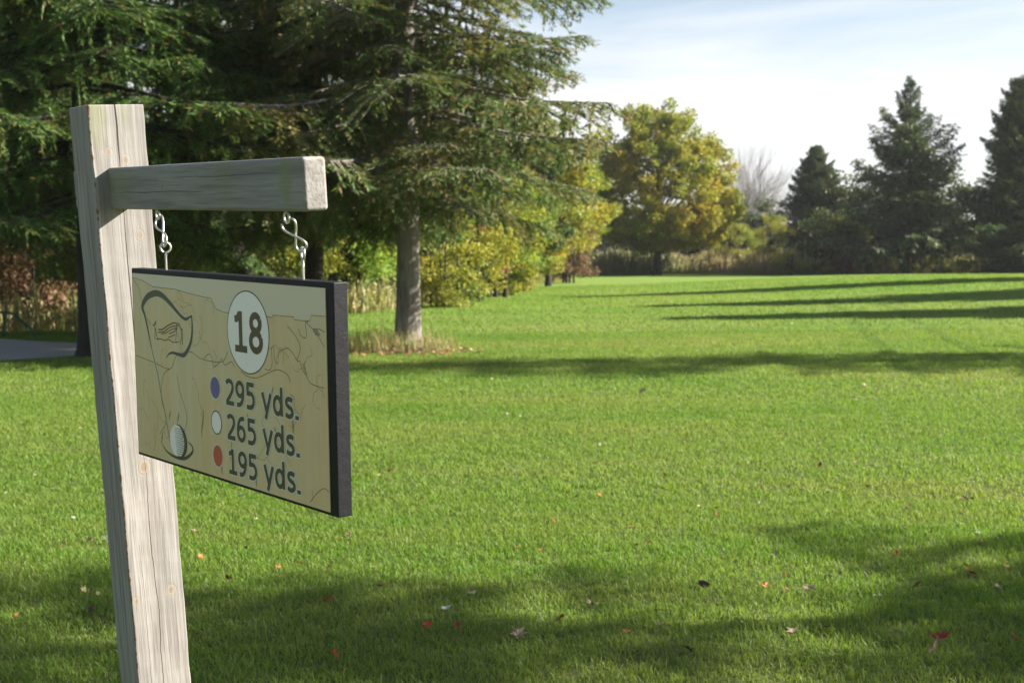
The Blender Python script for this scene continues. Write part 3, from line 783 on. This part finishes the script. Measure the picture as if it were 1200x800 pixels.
# ================================================================== hooks and screw eyes
steel = N('galvanised_steel'); steel.color((.55, .54, .52)); steel.p.inputs['Metallic'].default_value = .9; steel.rough(.38)
steel.bump(steel.noise(steel.obj(), 300, 2), .1, .001)
def tube_obj(name, P, r, parent, closed=False, n=10):
    V, F = tube(P, r, n, closed); a = Acc(); a.add(V, F)
    if not closed:
        for e, c in ((0, P[0]), (len(P)-1, P[-1])):
            idx = np.arange(n)+e*n; Vc = np.vstack([V[idx], [c]]); a.add(Vc, [(i, (i+1) % n, n, n) for i in range(0)] or np.zeros((0, 4), int))
    me = a.mesh(name, steel.m, True); return link(name, me, parent)
arc = lambda c, r, a0, a1, u, v, n=20: np.array([np.array(c)+r*(math.cos(a)*np.array(u)+math.sin(a)*np.array(v)) for a in np.linspace(a0, a1, n)])
WR = .0024
for k, (xa, xs, xname) in enumerate([(.2277, .150, 'left'), (.8666, .735, 'right')]):
    # upper screw eye, in the post frame: ring just under the arm
    yb = BY+BW/2; zt = BZ-BH
    up = tube_obj('screw_eye', np.vstack([[[xa, yb, zt+.01], [xa, yb, zt-.001]], arc((xa, yb, zt-.013), .010, math.radians(95), math.radians(430), (1, 0, 0), (0, 0, 1))]), WR, arm)
    # lower screw eye, in the sign frame: shank rising from the top edge to a ring
    ym = ST_/2; shank = .038
    turn = (0, 1, 0) if k == 0 else (1, 0, 0)
    uu = np.array([.25, .97, 0]) if k == 0 else np.array([.95, -.3, 0])
    lo = tube_obj('screw_eye', np.vstack([[[xs, ym, -.005], [xs, ym, shank*.6], [xs, ym, shank]], arc((xs, ym, shank+.0125), .0115, math.radians(-85), math.radians(245), uu, (0, 0, 1))]), WR, sign)
    A = PT+PM @ Vector((xa, yb, zt-.021)); B = STv+SM @ Vector((xs, ym, shank+.022))
    A = np.array(A); B = np.array(B); ax_ = A-B; L = np.linalg.norm(ax_); ax_ /= L
    A = A+ax_*.004; B = B-ax_*.004; L = np.linalg.norm(A-B)
    side = np.array(PM.col[0]) if k == 0 else np.array(PM @ Vector((.92, .38, 0)))
    side = side-ax_*(side@ax_); side /= np.linalg.norm(side); dep = np.cross(ax_, side)
    # figure-of-eight hook: two loops of one wire crossing in the middle
    c = (A+B)/2; t = np.linspace(0, 2*np.pi, 64, endpoint=False)
    P = c+np.outer(np.cos(t), ax_)*L/2+np.outer(np.sin(2*t), side)*(.0135 if k == 0 else .016)+np.outer(np.sin(t), dep)*.0035
    if k == 1: P = P[5:-3]
    o = link('s_hook', None) if False else None
    V, F = tube(P, WR, 10, closed=(k == 0)); Cc = B.copy()
    me = np_mesh('s_hook', V-Cc, F, steel.m, True); o = link('s_hook', me); o.location = Cc
    tag(o, ['twisted wire hook next to the post, holding the sign', 'wire hook under the free end of the arm, holding the sign'][k], 'hook', 'wire hooks carrying the sign')

# ================================================================== foliage materials and trees
bark_s = bark('spruce_bark', (.05, .043, .037), (.36, .32, .28))
bark_d = bark('dark_bark', (.018, .016, .014), (.07, .062, .055))
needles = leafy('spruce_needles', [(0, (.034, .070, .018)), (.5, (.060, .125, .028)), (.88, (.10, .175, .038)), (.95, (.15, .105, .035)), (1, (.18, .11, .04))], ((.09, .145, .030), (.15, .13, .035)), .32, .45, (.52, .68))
needles_y = leafy('spruce_needles_olive', [(0, (.052, .088, .030)), (.5, (.088, .140, .040)), (.84, (.13, .18, .050)), (.93, (.18, .12, .05)), (1, (.22, .12, .05))], ((.13, .145, .040), (.22, .15, .05)), .32, .55, (.50, .66))
needles_far = leafy('far_spruce_needles', [(0, (.034, .062, .028)), (.6, (.052, .088, .036)), (1, (.09, .125, .045))], ((.08, .10, .045), (.12, .12, .045)), .25, .3)
maple_l = leafy('maple_leaves', [(0, (.08, .125, .018)), (.4, (.17, .21, .028)), (.7, (.26, .26, .032)), (.9, (.38, .27, .035)), (1, (.42, .19, .035))], ((.24, .22, .025), (.48, .31, .035)), .42, .16, (.44, .62))
green_l = leafy('green_leaves', [(0, (.08, .15, .02)), (.5, (.14, .24, .03)), (.85, (.28, .31, .04)), (1, (.45, .35, .04))], ((.22, .27, .03), (.45, .36, .04)), .4, .7, (.5, .66))
yellow_l = leafy('yellow_leaves', [(0, (.11, .15, .025)), (.45, (.22, .24, .035)), (.85, (.40, .31, .04)), (1, (.44, .20, .04))], ((.12, .19, .03), (.22, .26, .04)), .4, .6, (.5, .7))
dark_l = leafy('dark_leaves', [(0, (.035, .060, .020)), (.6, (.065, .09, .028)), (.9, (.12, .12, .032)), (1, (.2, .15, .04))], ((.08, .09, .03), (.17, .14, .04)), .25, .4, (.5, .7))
brown_l = leafy('russet_leaves', [(0, (.10, .06, .035)), (.5, (.17, .10, .06)), (1, (.26, .16, .09))], ((.16, .12, .05), (.2, .1, .06)), .3, .6)
red_l = leafy('red_leaves', [(0, (.16, .04, .025)), (.5, (.26, .07, .03)), (1, (.34, .15, .04))], ((.16, .10, .03), (.26, .14, .04)), .35, .6)

spA = make_spruce(15.0, 3.95, 2.95, 3, needles_y, bark_s, .21, dz=.36, per=5, gap=.16, zdense=7, lower_droop=.22)
spB = make_spruce(16.0, 3.4, 2.6, 8, needles, bark_d, .18, dz=.38, per=6, gap=.16, zdense=7.5, lower_droop=.18)
main = tree_thing('spruce_tree', spA, (-1.74, 21.4, gz(-1.74, 21.4)), 2.2)
tag(main, 'big spruce with a bare grey lower trunk and olive drooping boughs, right of the sign', 'spruce tree')
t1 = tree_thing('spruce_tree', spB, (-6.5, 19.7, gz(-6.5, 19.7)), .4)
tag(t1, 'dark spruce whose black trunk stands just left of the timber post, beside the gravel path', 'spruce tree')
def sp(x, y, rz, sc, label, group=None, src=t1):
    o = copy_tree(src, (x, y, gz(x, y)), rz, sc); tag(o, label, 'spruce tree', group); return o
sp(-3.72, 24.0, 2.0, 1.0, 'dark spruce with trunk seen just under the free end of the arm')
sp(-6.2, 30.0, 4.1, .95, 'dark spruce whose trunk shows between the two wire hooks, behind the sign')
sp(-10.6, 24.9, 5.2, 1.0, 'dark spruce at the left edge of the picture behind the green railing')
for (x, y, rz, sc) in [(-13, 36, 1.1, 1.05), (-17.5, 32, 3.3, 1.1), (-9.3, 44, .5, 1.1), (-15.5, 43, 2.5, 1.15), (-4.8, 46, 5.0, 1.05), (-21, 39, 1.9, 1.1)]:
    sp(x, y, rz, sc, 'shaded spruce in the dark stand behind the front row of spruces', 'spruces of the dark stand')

# broadleaf sources
B1 = make_broadleaf(6.0, 2.6, .5, 21, green_l, bark_d, .09, 70, 230, .11, .62, stems=3)
B2 = make_broadleaf(4.6, 2.3, .25, 22, yellow_l, bark_d, .07, 60, 200, .10, .5, stems=4)
B3 = make_broadleaf(2.0, 1.35, .1, 23, yellow_l, bark_d, .03, 34, 170, .09, .36, stems=5)
B4 = make_broadleaf(7.5, 2.7, 1.0, 24, maple_l, bark_d, .11, 80, 230, .13, .62)
B5 = make_broadleaf(3.0, 1.6, .15, 25, brown_l, bark_d, .04, 40, 170, .10, .42, stems=5)
B6 = make_broadleaf(3.0, 1.3, .9, 26, red_l, bark_d, .035, 22, 110, .09, .34, stems=3)
srcs = {}
def shrub(kind, parts, x, y, rz, sc, label, cat='shrub', name='shrub', group=None, z=0):
    if kind not in srcs:
        o = bl_thing(name, parts, (x, y, gz(x, y)+z), rz, sc); srcs[kind] = o
    else:
        o = copy_tree(srcs[kind], (x, y, gz(x, y)+z), rz, sc)
        o.name = name
    return tag(o, label, cat, group)
# row along the left edge of the fairway
gshr = 'autumn shrubs along the left edge of the fairway'
shrub('B1', B1, -7.6, 36, .3, 1.0, 'green leafy small tree behind the spruce trunks, seen under the arm', 'tree', 'broadleaf_tree')
shrub('B1', B1, -4.6, 35.5, 2.3, 1.0, 'bright green shrub with yellow flecks directly left of the big spruce trunk')
shrub('B2', B2, -5.9, 34.0, 1.0, .9, 'yellow and green shrub behind the upper right corner of the sign')
shrub('B2', B2, -1.6, 42, 3.0, 1.05, 'yellow leafy bush just right of the big spruce trunk')
shrub('B1', B1, -.3, 46, 4.0, .85, 'tall green and gold bush under the right-hand boughs of the big spruce', 'shrub')
shrub('B3', B3, -1.9, 37.5, 0, 1.1, 'low yellowish bush at the lawn edge right behind the big spruce trunk')
shrub('B6', B6, -1.0, 44, 1.1, .9, 'thin bush with red leaves above the yellow bushes')
shrub('B3', B3, -.55, 47.5, 2, 1.2, 'round golden bush at the lawn edge below the red leaves')
shrub('B3', B3, .55, 54, 4, 1.1, 'bright yellow small bush where the lawn edge bends')
shrub('B4', B4, 1.7, 60, .5, 1.12, 'olive and gold tree behind the outer boughs of the big spruce', 'tree', 'broadleaf_tree')
shrub('B4', B4, 2.9, 70, 2.6, .95, 'olive green tree left of the large maple', 'tree', 'broadleaf_tree')
LA = make_broadleaf(9.2, 2.9, .8, 28, needles_y, bark_d, .13, 110, 300, .20, .55, zc=.35, lobes=.12)
shrub('LA', LA, -.6, 57, 1, 1, 'olive larch standing behind the big spruce', 'larch tree', 'larch_tree')
shrub('LA', LA, 1.0, 66, 3, .85, 'smaller larch between the big spruce boughs and the maple', 'larch tree', 'larch_tree')
shrub('B5', B5, 2.9, 66, 1, 1.0, 'dull brown bush at the lawn edge left of the maple')
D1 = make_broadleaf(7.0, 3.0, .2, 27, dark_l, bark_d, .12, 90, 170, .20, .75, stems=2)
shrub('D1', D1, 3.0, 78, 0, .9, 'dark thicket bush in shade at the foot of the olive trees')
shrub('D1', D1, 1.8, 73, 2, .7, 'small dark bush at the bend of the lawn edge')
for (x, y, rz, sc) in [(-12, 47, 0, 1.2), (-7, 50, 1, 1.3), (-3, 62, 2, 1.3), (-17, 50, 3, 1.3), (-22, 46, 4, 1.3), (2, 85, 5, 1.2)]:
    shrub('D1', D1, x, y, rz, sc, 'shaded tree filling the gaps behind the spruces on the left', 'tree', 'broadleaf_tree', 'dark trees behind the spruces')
shrub('B2', B2, -9.3, 29.5, 2, .95, 'yellow and green shrub left of the timber post behind the tall weeds')
shrub('B1', B1, -11.2, 32, 5, .8, 'green shrub at the far left behind the railing')
shrub('B5', B5, -10.3, 26.8, 3, .9, 'reddish brown shrub at the left edge of the picture')
shrub('B1', B1, -8.9, 32.5, 1.5, .8, 'low green shrub behind the black trunk left of the post')

# ---- far side of the fairway
mp_parts = make_broadleaf(12.2, 5.7, 1.7, 43, maple_l, bark_d, .28, 800, 150, .20, .55, zc=.28, flatten=.75, lobes=.0, shell=.55, limb_n=90)
mpl = bl_thing('maple_tree', mp_parts, (10.3, 91, gz(10.3, 91)), .6); tag(mpl, 'large rounded maple turning from green to gold, alone at the far edge of the fairway', 'maple tree')
fsA = make_spruce(13.8, 5.7, 2.0, 51, needles_far, bark_d, .22, dz=.52, per=6, coarse=True, gap=.24, power=1.0, top_up=.85, lower_droop=.02, lv=(.35, 1.35))
fsB = make_spruce(13.6, 3.6, .7, 55, needles_far, bark_d, .22, dz=.42, per=8, coarse=True, gap=.06, power=.62, top_up=.6, lower_droop=.06, lv=(.6, 1.25))
fa = tree_thing('spruce_tree', fsA, (27.7, 90, gz(27.7, 90)), 1.0); tag(fa, 'tall open dark spruce with ragged pointed top, centre of the right-hand far trees', 'spruce tree')
fb_ = tree_thing('spruce_tree', fsB, (34.9, 89, gz(34.9, 89)), 0); tag(fb_, 'dense tall dark spruce at the right edge of the picture', 'spruce tree')
o = copy_tree(fb_, (25.0, 106, gz(25, 106)), 2, (.95, .95, .76)); tag(o, 'shorter pointed spruce left of the ragged tall spruce', 'spruce tree')
o = copy_tree(fb_, (42.0, 97, gz(42, 97)), 4, 1.0); tag(o, 'dark spruce beyond the right edge of the picture', 'spruce tree')
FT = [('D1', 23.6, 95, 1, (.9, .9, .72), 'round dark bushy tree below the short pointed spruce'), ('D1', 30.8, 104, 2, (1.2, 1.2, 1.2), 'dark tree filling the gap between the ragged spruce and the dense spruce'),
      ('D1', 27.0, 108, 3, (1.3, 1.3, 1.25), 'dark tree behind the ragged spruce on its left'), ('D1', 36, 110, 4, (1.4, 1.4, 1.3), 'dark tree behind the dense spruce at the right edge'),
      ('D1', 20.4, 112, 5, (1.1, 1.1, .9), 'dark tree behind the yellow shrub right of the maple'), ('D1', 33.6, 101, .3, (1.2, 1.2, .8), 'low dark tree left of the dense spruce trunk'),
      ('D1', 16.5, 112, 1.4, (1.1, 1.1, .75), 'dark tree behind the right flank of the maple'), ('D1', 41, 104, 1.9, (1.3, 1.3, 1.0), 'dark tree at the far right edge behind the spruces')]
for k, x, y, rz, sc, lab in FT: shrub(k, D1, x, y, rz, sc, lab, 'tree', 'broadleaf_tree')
shrub('B2', B2, 19.4, 97, .2, (.75, .75, 1.05), 'yellow green upright shrub just right of the maple')
shrub('B4', B4, 24.6, 94, .2, (.8, .8, .62), 'yellow crowned small tree in front of the short pointed spruce', 'tree', 'broadleaf_tree')
shrub('B2', B2, 16.4, 95, 1.2, (.9, .9, .9), 'golden shrub against the right foot of the maple')
shrub('B3', B3, 19.9, 92.5, 2, (.9, .9, .95), 'bright yellow low bush in front of the upright shrub')
shrub('B3', B3, 29.6, 93, 3.3, (1.4, 1.2, 1.15), 'orange and yellow bush right of the ragged spruce trunk')
shrub('B5', B5, 23.6, 91.5, 1, (.8, .8, .5), 'pinkish brown low bush left of the ragged spruce trunk')
shrub('B3', B3, 22.3, 92, 1, (.9, .9, .62), 'pale yellow low bush left of the brown one')
shrub('B3', B3, 26.4, 93, 4, (1.0, 1.0, 1.1), 'yellow green bush just left of the ragged spruce trunk')
shrub('B3', B3, 32.2, 92.5, 5, (1.1, 1.0, .7), 'pale yellow bush between the two tall spruce trunks')
shrub('B5', B5, 35.9, 93, 5, (.9, .9, .5), 'brown low bush near the right edge of the picture')
BR = make_broadleaf(13.0, 4.2, 2.5, 61, None, flat('pale_bark', (.19, .17, .17), .9), .16, 60, 10, .2, .5, leafless=True)
for i, (x, y, rz, sc) in enumerate([(23.6, 130, 0, .95), (26.3, 134, 2, .88), (21.6, 136, 4, .82)]):
    if i == 0: b0 = bl_thing('bare_tree', BR, (x, y, 0), rz, sc); o = b0
    else: o = copy_tree(b0, (x, y, 0), rz, sc)
    tag(o, ['bare grey tree, tallest of the leafless ones beyond the maple', 'bare grey tree beside the short pointed spruce', 'bare grey tree nearest the maple'][i], 'tree', 'bare trees in the distance')

# far wood closing the horizon (stuff)
FW = Acc(); g = np.random.default_rng(77)
n = 60000; x = g.uniform(-110, 130, n); hgt = 3.2+3.2*vnoise(x, x*0, .11, 5)+1.3*vnoise(x, x*0, .5, 6)
z = hgt*g.random(n)**.6; y = 140+g.uniform(-5, 5, n)+.04*np.abs(x-15)
D = g.normal(0, 1, (n, 3)); NN = g.normal(0, 1, (n, 3)); FW.add(*diamonds(np.c_[x, y, z], D, NN, g.uniform(.35, .8, n), .4, g.random(n)))
tag(link('far_wood', FW.mesh('far_wood', dark_l)), 'low dark wood closing the horizon behind the far trees', 'woodland', kind='stuff')

# tall grass and weeds (stuff)
def weeds(name, pts_fn, n, h, wd, mat, label, cat, seed, spread=.35):
    g = np.random.default_rng(seed); x, y = pts_fn(g, n); n = len(x); z = ground_z(x, y)
    a = g.random(n)*6.283; t = np.abs(g.normal(0, spread, n)); hh = h*g.uniform(.35, 1.15, n)*(.5+vnoise(x, y, .9, seed))
    d = np.c_[np.cos(a)*np.sin(t), np.sin(a)*np.sin(t), np.cos(t)]
    V, F, R = diamonds(np.c_[x, y, z-.02], d, np.c_[np.cos(a+g.normal(0, 1, n)), np.sin(a), np.zeros(n)], hh, wd*g.uniform(.6, 1.4, n), g.random(n), .5)
    A = Acc(); A.add(V, F, R)
    # seed heads / side leaves
    k = g.random(n) < .6; m = k.sum(); p = V.reshape(-1, 4, 3)[k][:, 2]-d[k]*hh[k][:, None]*g.uniform(0, .6, m)[:, None]
    A.add(*diamonds(p, g.normal(0, 1, (m, 3))+[0, 0, .4], g.normal(0, 1, (m, 3)), h*.13*g.uniform(.5, 1.4, m), wd*2.2, g.random(m)))
    tag(link(name, A.mesh(name, mat)), label, cat, kind='stuff')
tan_w = leafy('dry_weeds', [(0, (.11, .16, .04)), (.4, (.24, .24, .10)), (.8, (.42, .34, .19)), (1, (.30, .18, .08))], ((.16, .19, .06), (.32, .28, .10)), .3, .5, (.45, .6))
pale_w = leafy('reed_leaves', [(0, (.12, .15, .06)), (.5, (.22, .23, .10)), (1, (.34, .30, .16))], ((.26, .22, .12), (.34, .26, .15)), .3, .15, (.42, .6))
def pf_left(g, n):
    x = g.uniform(-22, -4.2, n); y = g.uniform(24.3, 33, n); k = (y > 24.6+.0*x) & (path_dist(x, y) > .35) & ((x < -6.8)); return x[k], y[k]
weeds('tall_weeds', pf_left, 15000, .85, .03, tan_w, 'tan and green tall weeds beyond the gravel path behind the green railing', 'weeds', 81)
def pf_edge(g, n):
    t = g.random(n); x = np.interp(t, [0, .2, .4, .6, .8, 1], [-5.5, -3.5, -1.9, .5, 3.4, 5.6]); y = np.interp(t, [0, .2, .4, .6, .8, 1], [31, 33.5, 41, 55, 74, 90]); return x-np.abs(g.normal(0, .8, n)), y+np.abs(g.normal(0, .8, n))
weeds('edge_weeds', pf_edge, 7000, .75, .04, tan_w, 'straggling weeds along the left edge of the fairway', 'weeds', 82)
def pf_far(g, n):
    x = g.uniform(-2, 60, n); y = g.uniform(92.5, 100, n); return x, y
weeds('reed_strip', pf_far, 34000, 1.5, .09, pale_w, 'pale strip of tall reeds behind the far edge of the fairway', 'reeds', 83, .3)
def pf_base(g, n):
    a = g.random(n)*6.283; r = g.random(n)**.6; x = -2.1+np.cos(a)*r*1.25; y = 21.2+np.sin(a)*r*.65; return x, y
weeds('trunk_weeds', pf_base, 1500, .32, .010, tan_w, 'dry grass tufts around the foot of the big spruce', 'weeds', 84, .3)
# litter under the big spruce
g = np.random.default_rng(85); n = 420; a = g.random(n)*6.283; r = g.random(n)**.7; x = -2.0+np.cos(a)*r*1.5; y = 21.1+np.sin(a)*r*.8
lit = leafy('leaf_litter', [(0, (.22, .12, .06)), (.5, (.36, .20, .12)), (1, (.46, .30, .22))], ((.3, .14, .06), (.4, .25, .15)), .15, 2)
A = Acc(); A.add(*diamonds(np.c_[x, y, ground_z(x, y)+.03], np.c_[g.normal(0, 1, n), g.normal(0, 1, n), g.normal(0, .3, n)], np.c_[g.normal(0, .4, n), g.normal(0, .4, n), np.ones(n)], g.uniform(.06, .12, n), .07, g.random(n), .5))
tag(link('leaf_litter', A.mesh('leaf_litter', lit)), 'brown and pink leaf litter around the foot of the big spruce', 'leaf litter', kind='stuff')

# green pipe railing at far left
gmt = flat('green_paint', (.022, .075, .052), .5)
rl = empty('railing', (-9.9, 24.0, gz(-9.9, 24.0))); tag(rl, 'low dark green pipe railing beside the gravel path, sloping down at its end', 'railing')
def pipe(name, pts, r):
    V, F = tube(np.array(pts, float), r, 10); return link(name, np_mesh(name, V, F, gmt, True), rl)
pipe('top_rail', [(-4.2, -.2, .45), (-2, -.1, .45), (.45, 0, .455), (.53, 0, .43), (.80, -.03, .22), (1.05, -.06, -.05)], .022)
pipe('lower_rail', [(-4.2, -.2, .17), (-2, -.1, .17), (.36, 0, .17)], .018)
for x in (.36, -1.4, -3.2): pipe('rail_post', [(x, .0 if x > 0 else -.08, -.2), (x, .0 if x > 0 else -.08, .44)], .024)

# ================================================================== trees standing outside the right of the frame (their shadows fall on the lawn)
spC = make_spruce(13.5, 1.8, 2.4, 19, needles, bark_d, .075, dz=.75, per=7, gap=.28, zdense=99, power=.33, lv=(.5, 1.4))
spc = tree_thing('spruce_tree', spC, (13.2, 6.8, gz(13.2, 6.8)), .3); tag(spc, 'open spruce right of the camera, shading the near lawn', 'spruce tree')
def shadow_tree(x, y, H, rz, sc, label, src=t1, H0=16.0):
    o = copy_tree(src, (x, y, gz(x, y)), rz, (sc, sc, H/H0)); tag(o, label, 'spruce tree'); return o
shadow_tree(21.5, 21.0, 14.6, 1.3, 1.4, 'narrow spruce right of the fairway, shading the band below the wheel marks', spc, 13.5)
shadow_tree(29.0, 33.2, 14.8, 2.0, .80, 'spruce right of the fairway casting the third long shadow', fb_, 13.6)
shadow_tree(31.0, 39.3, 15.8, 3.0, .82, 'spruce right of the fairway casting the second long shadow', fb_, 13.6)
shadow_tree(31.0, 49.0, 16.8, 4.0, .98, 'spruce right of the fairway casting the farthest long shadow', fb_, 13.6)

# ================================================================== fallen leaves, one object each
def leaf_mesh(kind, seed):
    g = np.random.default_rng(seed)
    if kind == 'maple':
        ang = np.radians([-90, -60, -38, -10, 12, 28, 48, 62, 78, 90]); rr = np.array([.18, .55, .42, .95, .50, .62, 1.0, .52, .60, 1.15])
        pts = [(math.cos(a)*r, math.sin(a)*r) for a, r in zip(ang, rr)]; pts = pts+[(-x, y) for x, y in pts[-2:0:-1]]
    else:
        ang = np.linspace(-math.pi/2, 1.5*math.pi, 14, endpoint=False); pts = [(math.cos(a)*.55, math.sin(a)*1.0) for a in ang]
    pts = np.array(pts); c = pts.mean(0)
    bm = bmesh.new(); cv = bm.verts.new((c[0], c[1], -.12)); ring = [bm.verts.new((x, y, .25*(x*x+y*y)*g.uniform(.4, 1.6)*(1 if g.random() < .8 else -.6))) for x, y in pts]
    for i in range(len(ring)): bm.faces.new((cv, ring[i], ring[(i+1) % len(ring)]))
    q = [bm.verts.new(v) for v in ((-.03, -.15, -.02), (.03, -.15, -.02), (.05, -.95, .12), (.0, -.95, .12))]; bm.faces.new(q)
    me = bpy.data.meshes.new('fallen_leaf'); bm.to_mesh(me); bm.free(); return me
cols = {'red': (.34, .035, .02), 'orange': (.45, .17, .05), 'pale pink brown': (.46, .30, .24), 'dark brown': (.09, .045, .03), 'pale yellow': (.55, .48, .22), 'whitish': (.48, .45, .39)}
lm = {}
for k, c in cols.items():
    m = N('leaf_'+k.replace(' ', '_')); m.color(m.mix(m.noise(m.obj(), 2.5, 3), c, tuple(v*.6 for v in c))); m.rough(.6, .3)
    lm[k] = []
    for s in range(3):
        me = leaf_mesh('maple' if s < 2 else 'oval', 100+s+len(k)); me.materials.append(m.m); lm[k].append(me)
def px_ground(px, py):
    """where the sight line through a point of the photograph meets the lawn (digitising aid for the leaf positions)"""
    p = math.atan(104/1500); c, s = math.cos(p), math.sin(p); a = (px-600)/1500; b = (400-py)/1500
    d = np.array([a, c+s*b, -s+c*b]); t = 1.6/-d[2]
    for _ in range(6): t = (CZ-gz(*(d[:2]*t)))/-d[2]
    return d[:2]*t
SPOT = [(105, 637, 'pale pink brown', 5), (76, 641, 'orange', 4), (409, 631, 'dark brown', 4), (385, 669, 'orange', 4), (446, 691, 'red', 4.5), (384, 707, 'orange', 5), (392, 774, 'red', 6), (107, 720, 'dark brown', 5),
 (607, 748, 'pale pink brown', 7), (655, 731, 'red', 5), (696, 713, 'pale pink brown', 6), (553, 700, 'pale pink brown', 5), (705, 684, 'whitish', 4), (825, 690, 'dark brown', 5), (896, 691, 'orange', 5), (910, 654, 'pale pink brown', 5),
 (885, 647, 'orange', 4), (948, 694, 'pale pink brown', 5), (965, 740, 'dark brown', 5), (1030, 703, 'whitish', 4), (1073, 691, 'dark brown', 6), (1137, 675, 'red', 7), (1050, 652, 'red', 4.5), (1102, 752, 'red', 8), (1092, 768, 'pale pink brown', 8),
 (1130, 588, 'dark brown', 6), (1064, 599, 'pale pink brown', 5), (1015, 573, 'red', 4), (961, 548, 'red', 4), (918, 550, 'pale yellow', 3.5), (1040, 568, 'pale pink brown', 3.5), (955, 443, 'whitish', 4), (1013, 453, 'pale pink brown', 6), (1005, 470, 'pale pink brown', 4),
 (921, 463, 'pale yellow', 4), (753, 460, 'pale pink brown', 7), (610, 490, 'whitish', 3.5), (560, 482, 'pale pink brown', 6), (1188, 436, 'red', 6), (1123, 452, 'red', 4), (747, 643, 'orange', 4), (635, 648, 'orange', 4), (605, 645, 'red', 4), (674, 586, 'dark brown', 5),
 (780, 560, 'orange', 3.5), (740, 621, 'orange', 3.5), (760, 640, 'orange', 3.5), (500, 738, 'red', 4), (522, 718, 'whitish', 4), (806, 766, 'dark brown', 5), (930, 745, 'pale pink brown', 6), (1150, 640, 'orange', 4), (1180, 668, 'orange', 4), (340, 585, 'pale yellow', 4), (283, 584, 'whitish', 3.5),
 (228, 626, 'pale pink brown', 4), (236, 657, 'orange', 4), (325, 669, 'orange', 5), (300, 612, 'pale yellow', 3.5), (440, 578, 'orange', 4), (5, 582, 'whitish', 3.5), (55, 600, 'pale pink brown', 3.5), (1075, 375, 'whitish', 5), (1047, 405, 'whitish', 5), (853, 371, 'pale yellow', 5), (928, 380, 'pale yellow', 5)]
placed = 0
g = np.random.default_rng(9)
def put_leaf(x, y, col, size, label, group):
    me = lm[col][g.integers(3)]; o = link('fallen_leaf', me); o.location = (x, y, gz(x, y)+.020+size*.12)
    o.rotation_euler = (g.normal(0, .45), g.normal(0, .45), g.random()*6.28); o.scale = (size,)*3; tag(o, label, 'leaf', group)
for (px, py, col, sz) in SPOT:
    x, y = px_ground(px, py); sz = sz/1000*6.2
    where = 'near edge of the lawn' if py > 680 else 'middle of the near lawn' if py > 560 else 'lawn beyond the sign'
    if (px, py) == (1137, 675): put_leaf(x, y, col, sz, 'bright scarlet fallen leaf in the shade at the lower right of the lawn', 'fallen leaves')
    elif (px, py) == (607, 748): put_leaf(x, y, col, sz, 'curled pale brown leaf lying in the shade at bottom centre', 'fallen leaves')
    elif (px, py) == (1130, 588): put_leaf(x, y, col, sz, 'dark brown curled leaf on sunlit grass at the right', 'fallen leaves')
    else: put_leaf(x, y, col, sz, f'{col} fallen leaf lying on the {where}', 'fallen leaves')
keys = list(cols); pr = [.16, .24, .22, .14, .12, .12]
for i in range(150):
    y = 5.0+22*g.random()**1.4; x = g.uniform(-.42, .42)*y; col = g.choice(keys, p=pr)
    if col == 'whitish' and y > 15: col = 'pale yellow'
    band = 'near edge of the lawn' if y < 6.6 else 'middle of the near lawn' if y < 9.5 else 'lawn beyond the sign'
    put_leaf(x, y, col, g.uniform(.012, .026), f'{col} fallen leaf lying on the {band}', 'fallen leaves')

# the thin autumn haze that pales the far trees
hz = bpy.data.materials.new('haze'); hz.use_nodes = True; hn = hz.node_tree.nodes; hn.remove(hn['Principled BSDF'])
pv = hn.new('ShaderNodeVolumePrincipled'); pv.inputs['Color'].default_value = (.93, .95, 1, 1); pv.inputs['Density'].default_value = .0002; pv.inputs['Anisotropy'].default_value = .25
hz.node_tree.links.new(pv.outputs[0], hn['Material Output'].inputs['Volume'])
tag(bm_obj('haze', box_bm(-1600, 1600, -400, 2700, -1.6, 26), hz, None), 'thin pale haze in the air over the fairway', 'haze', kind='stuff')
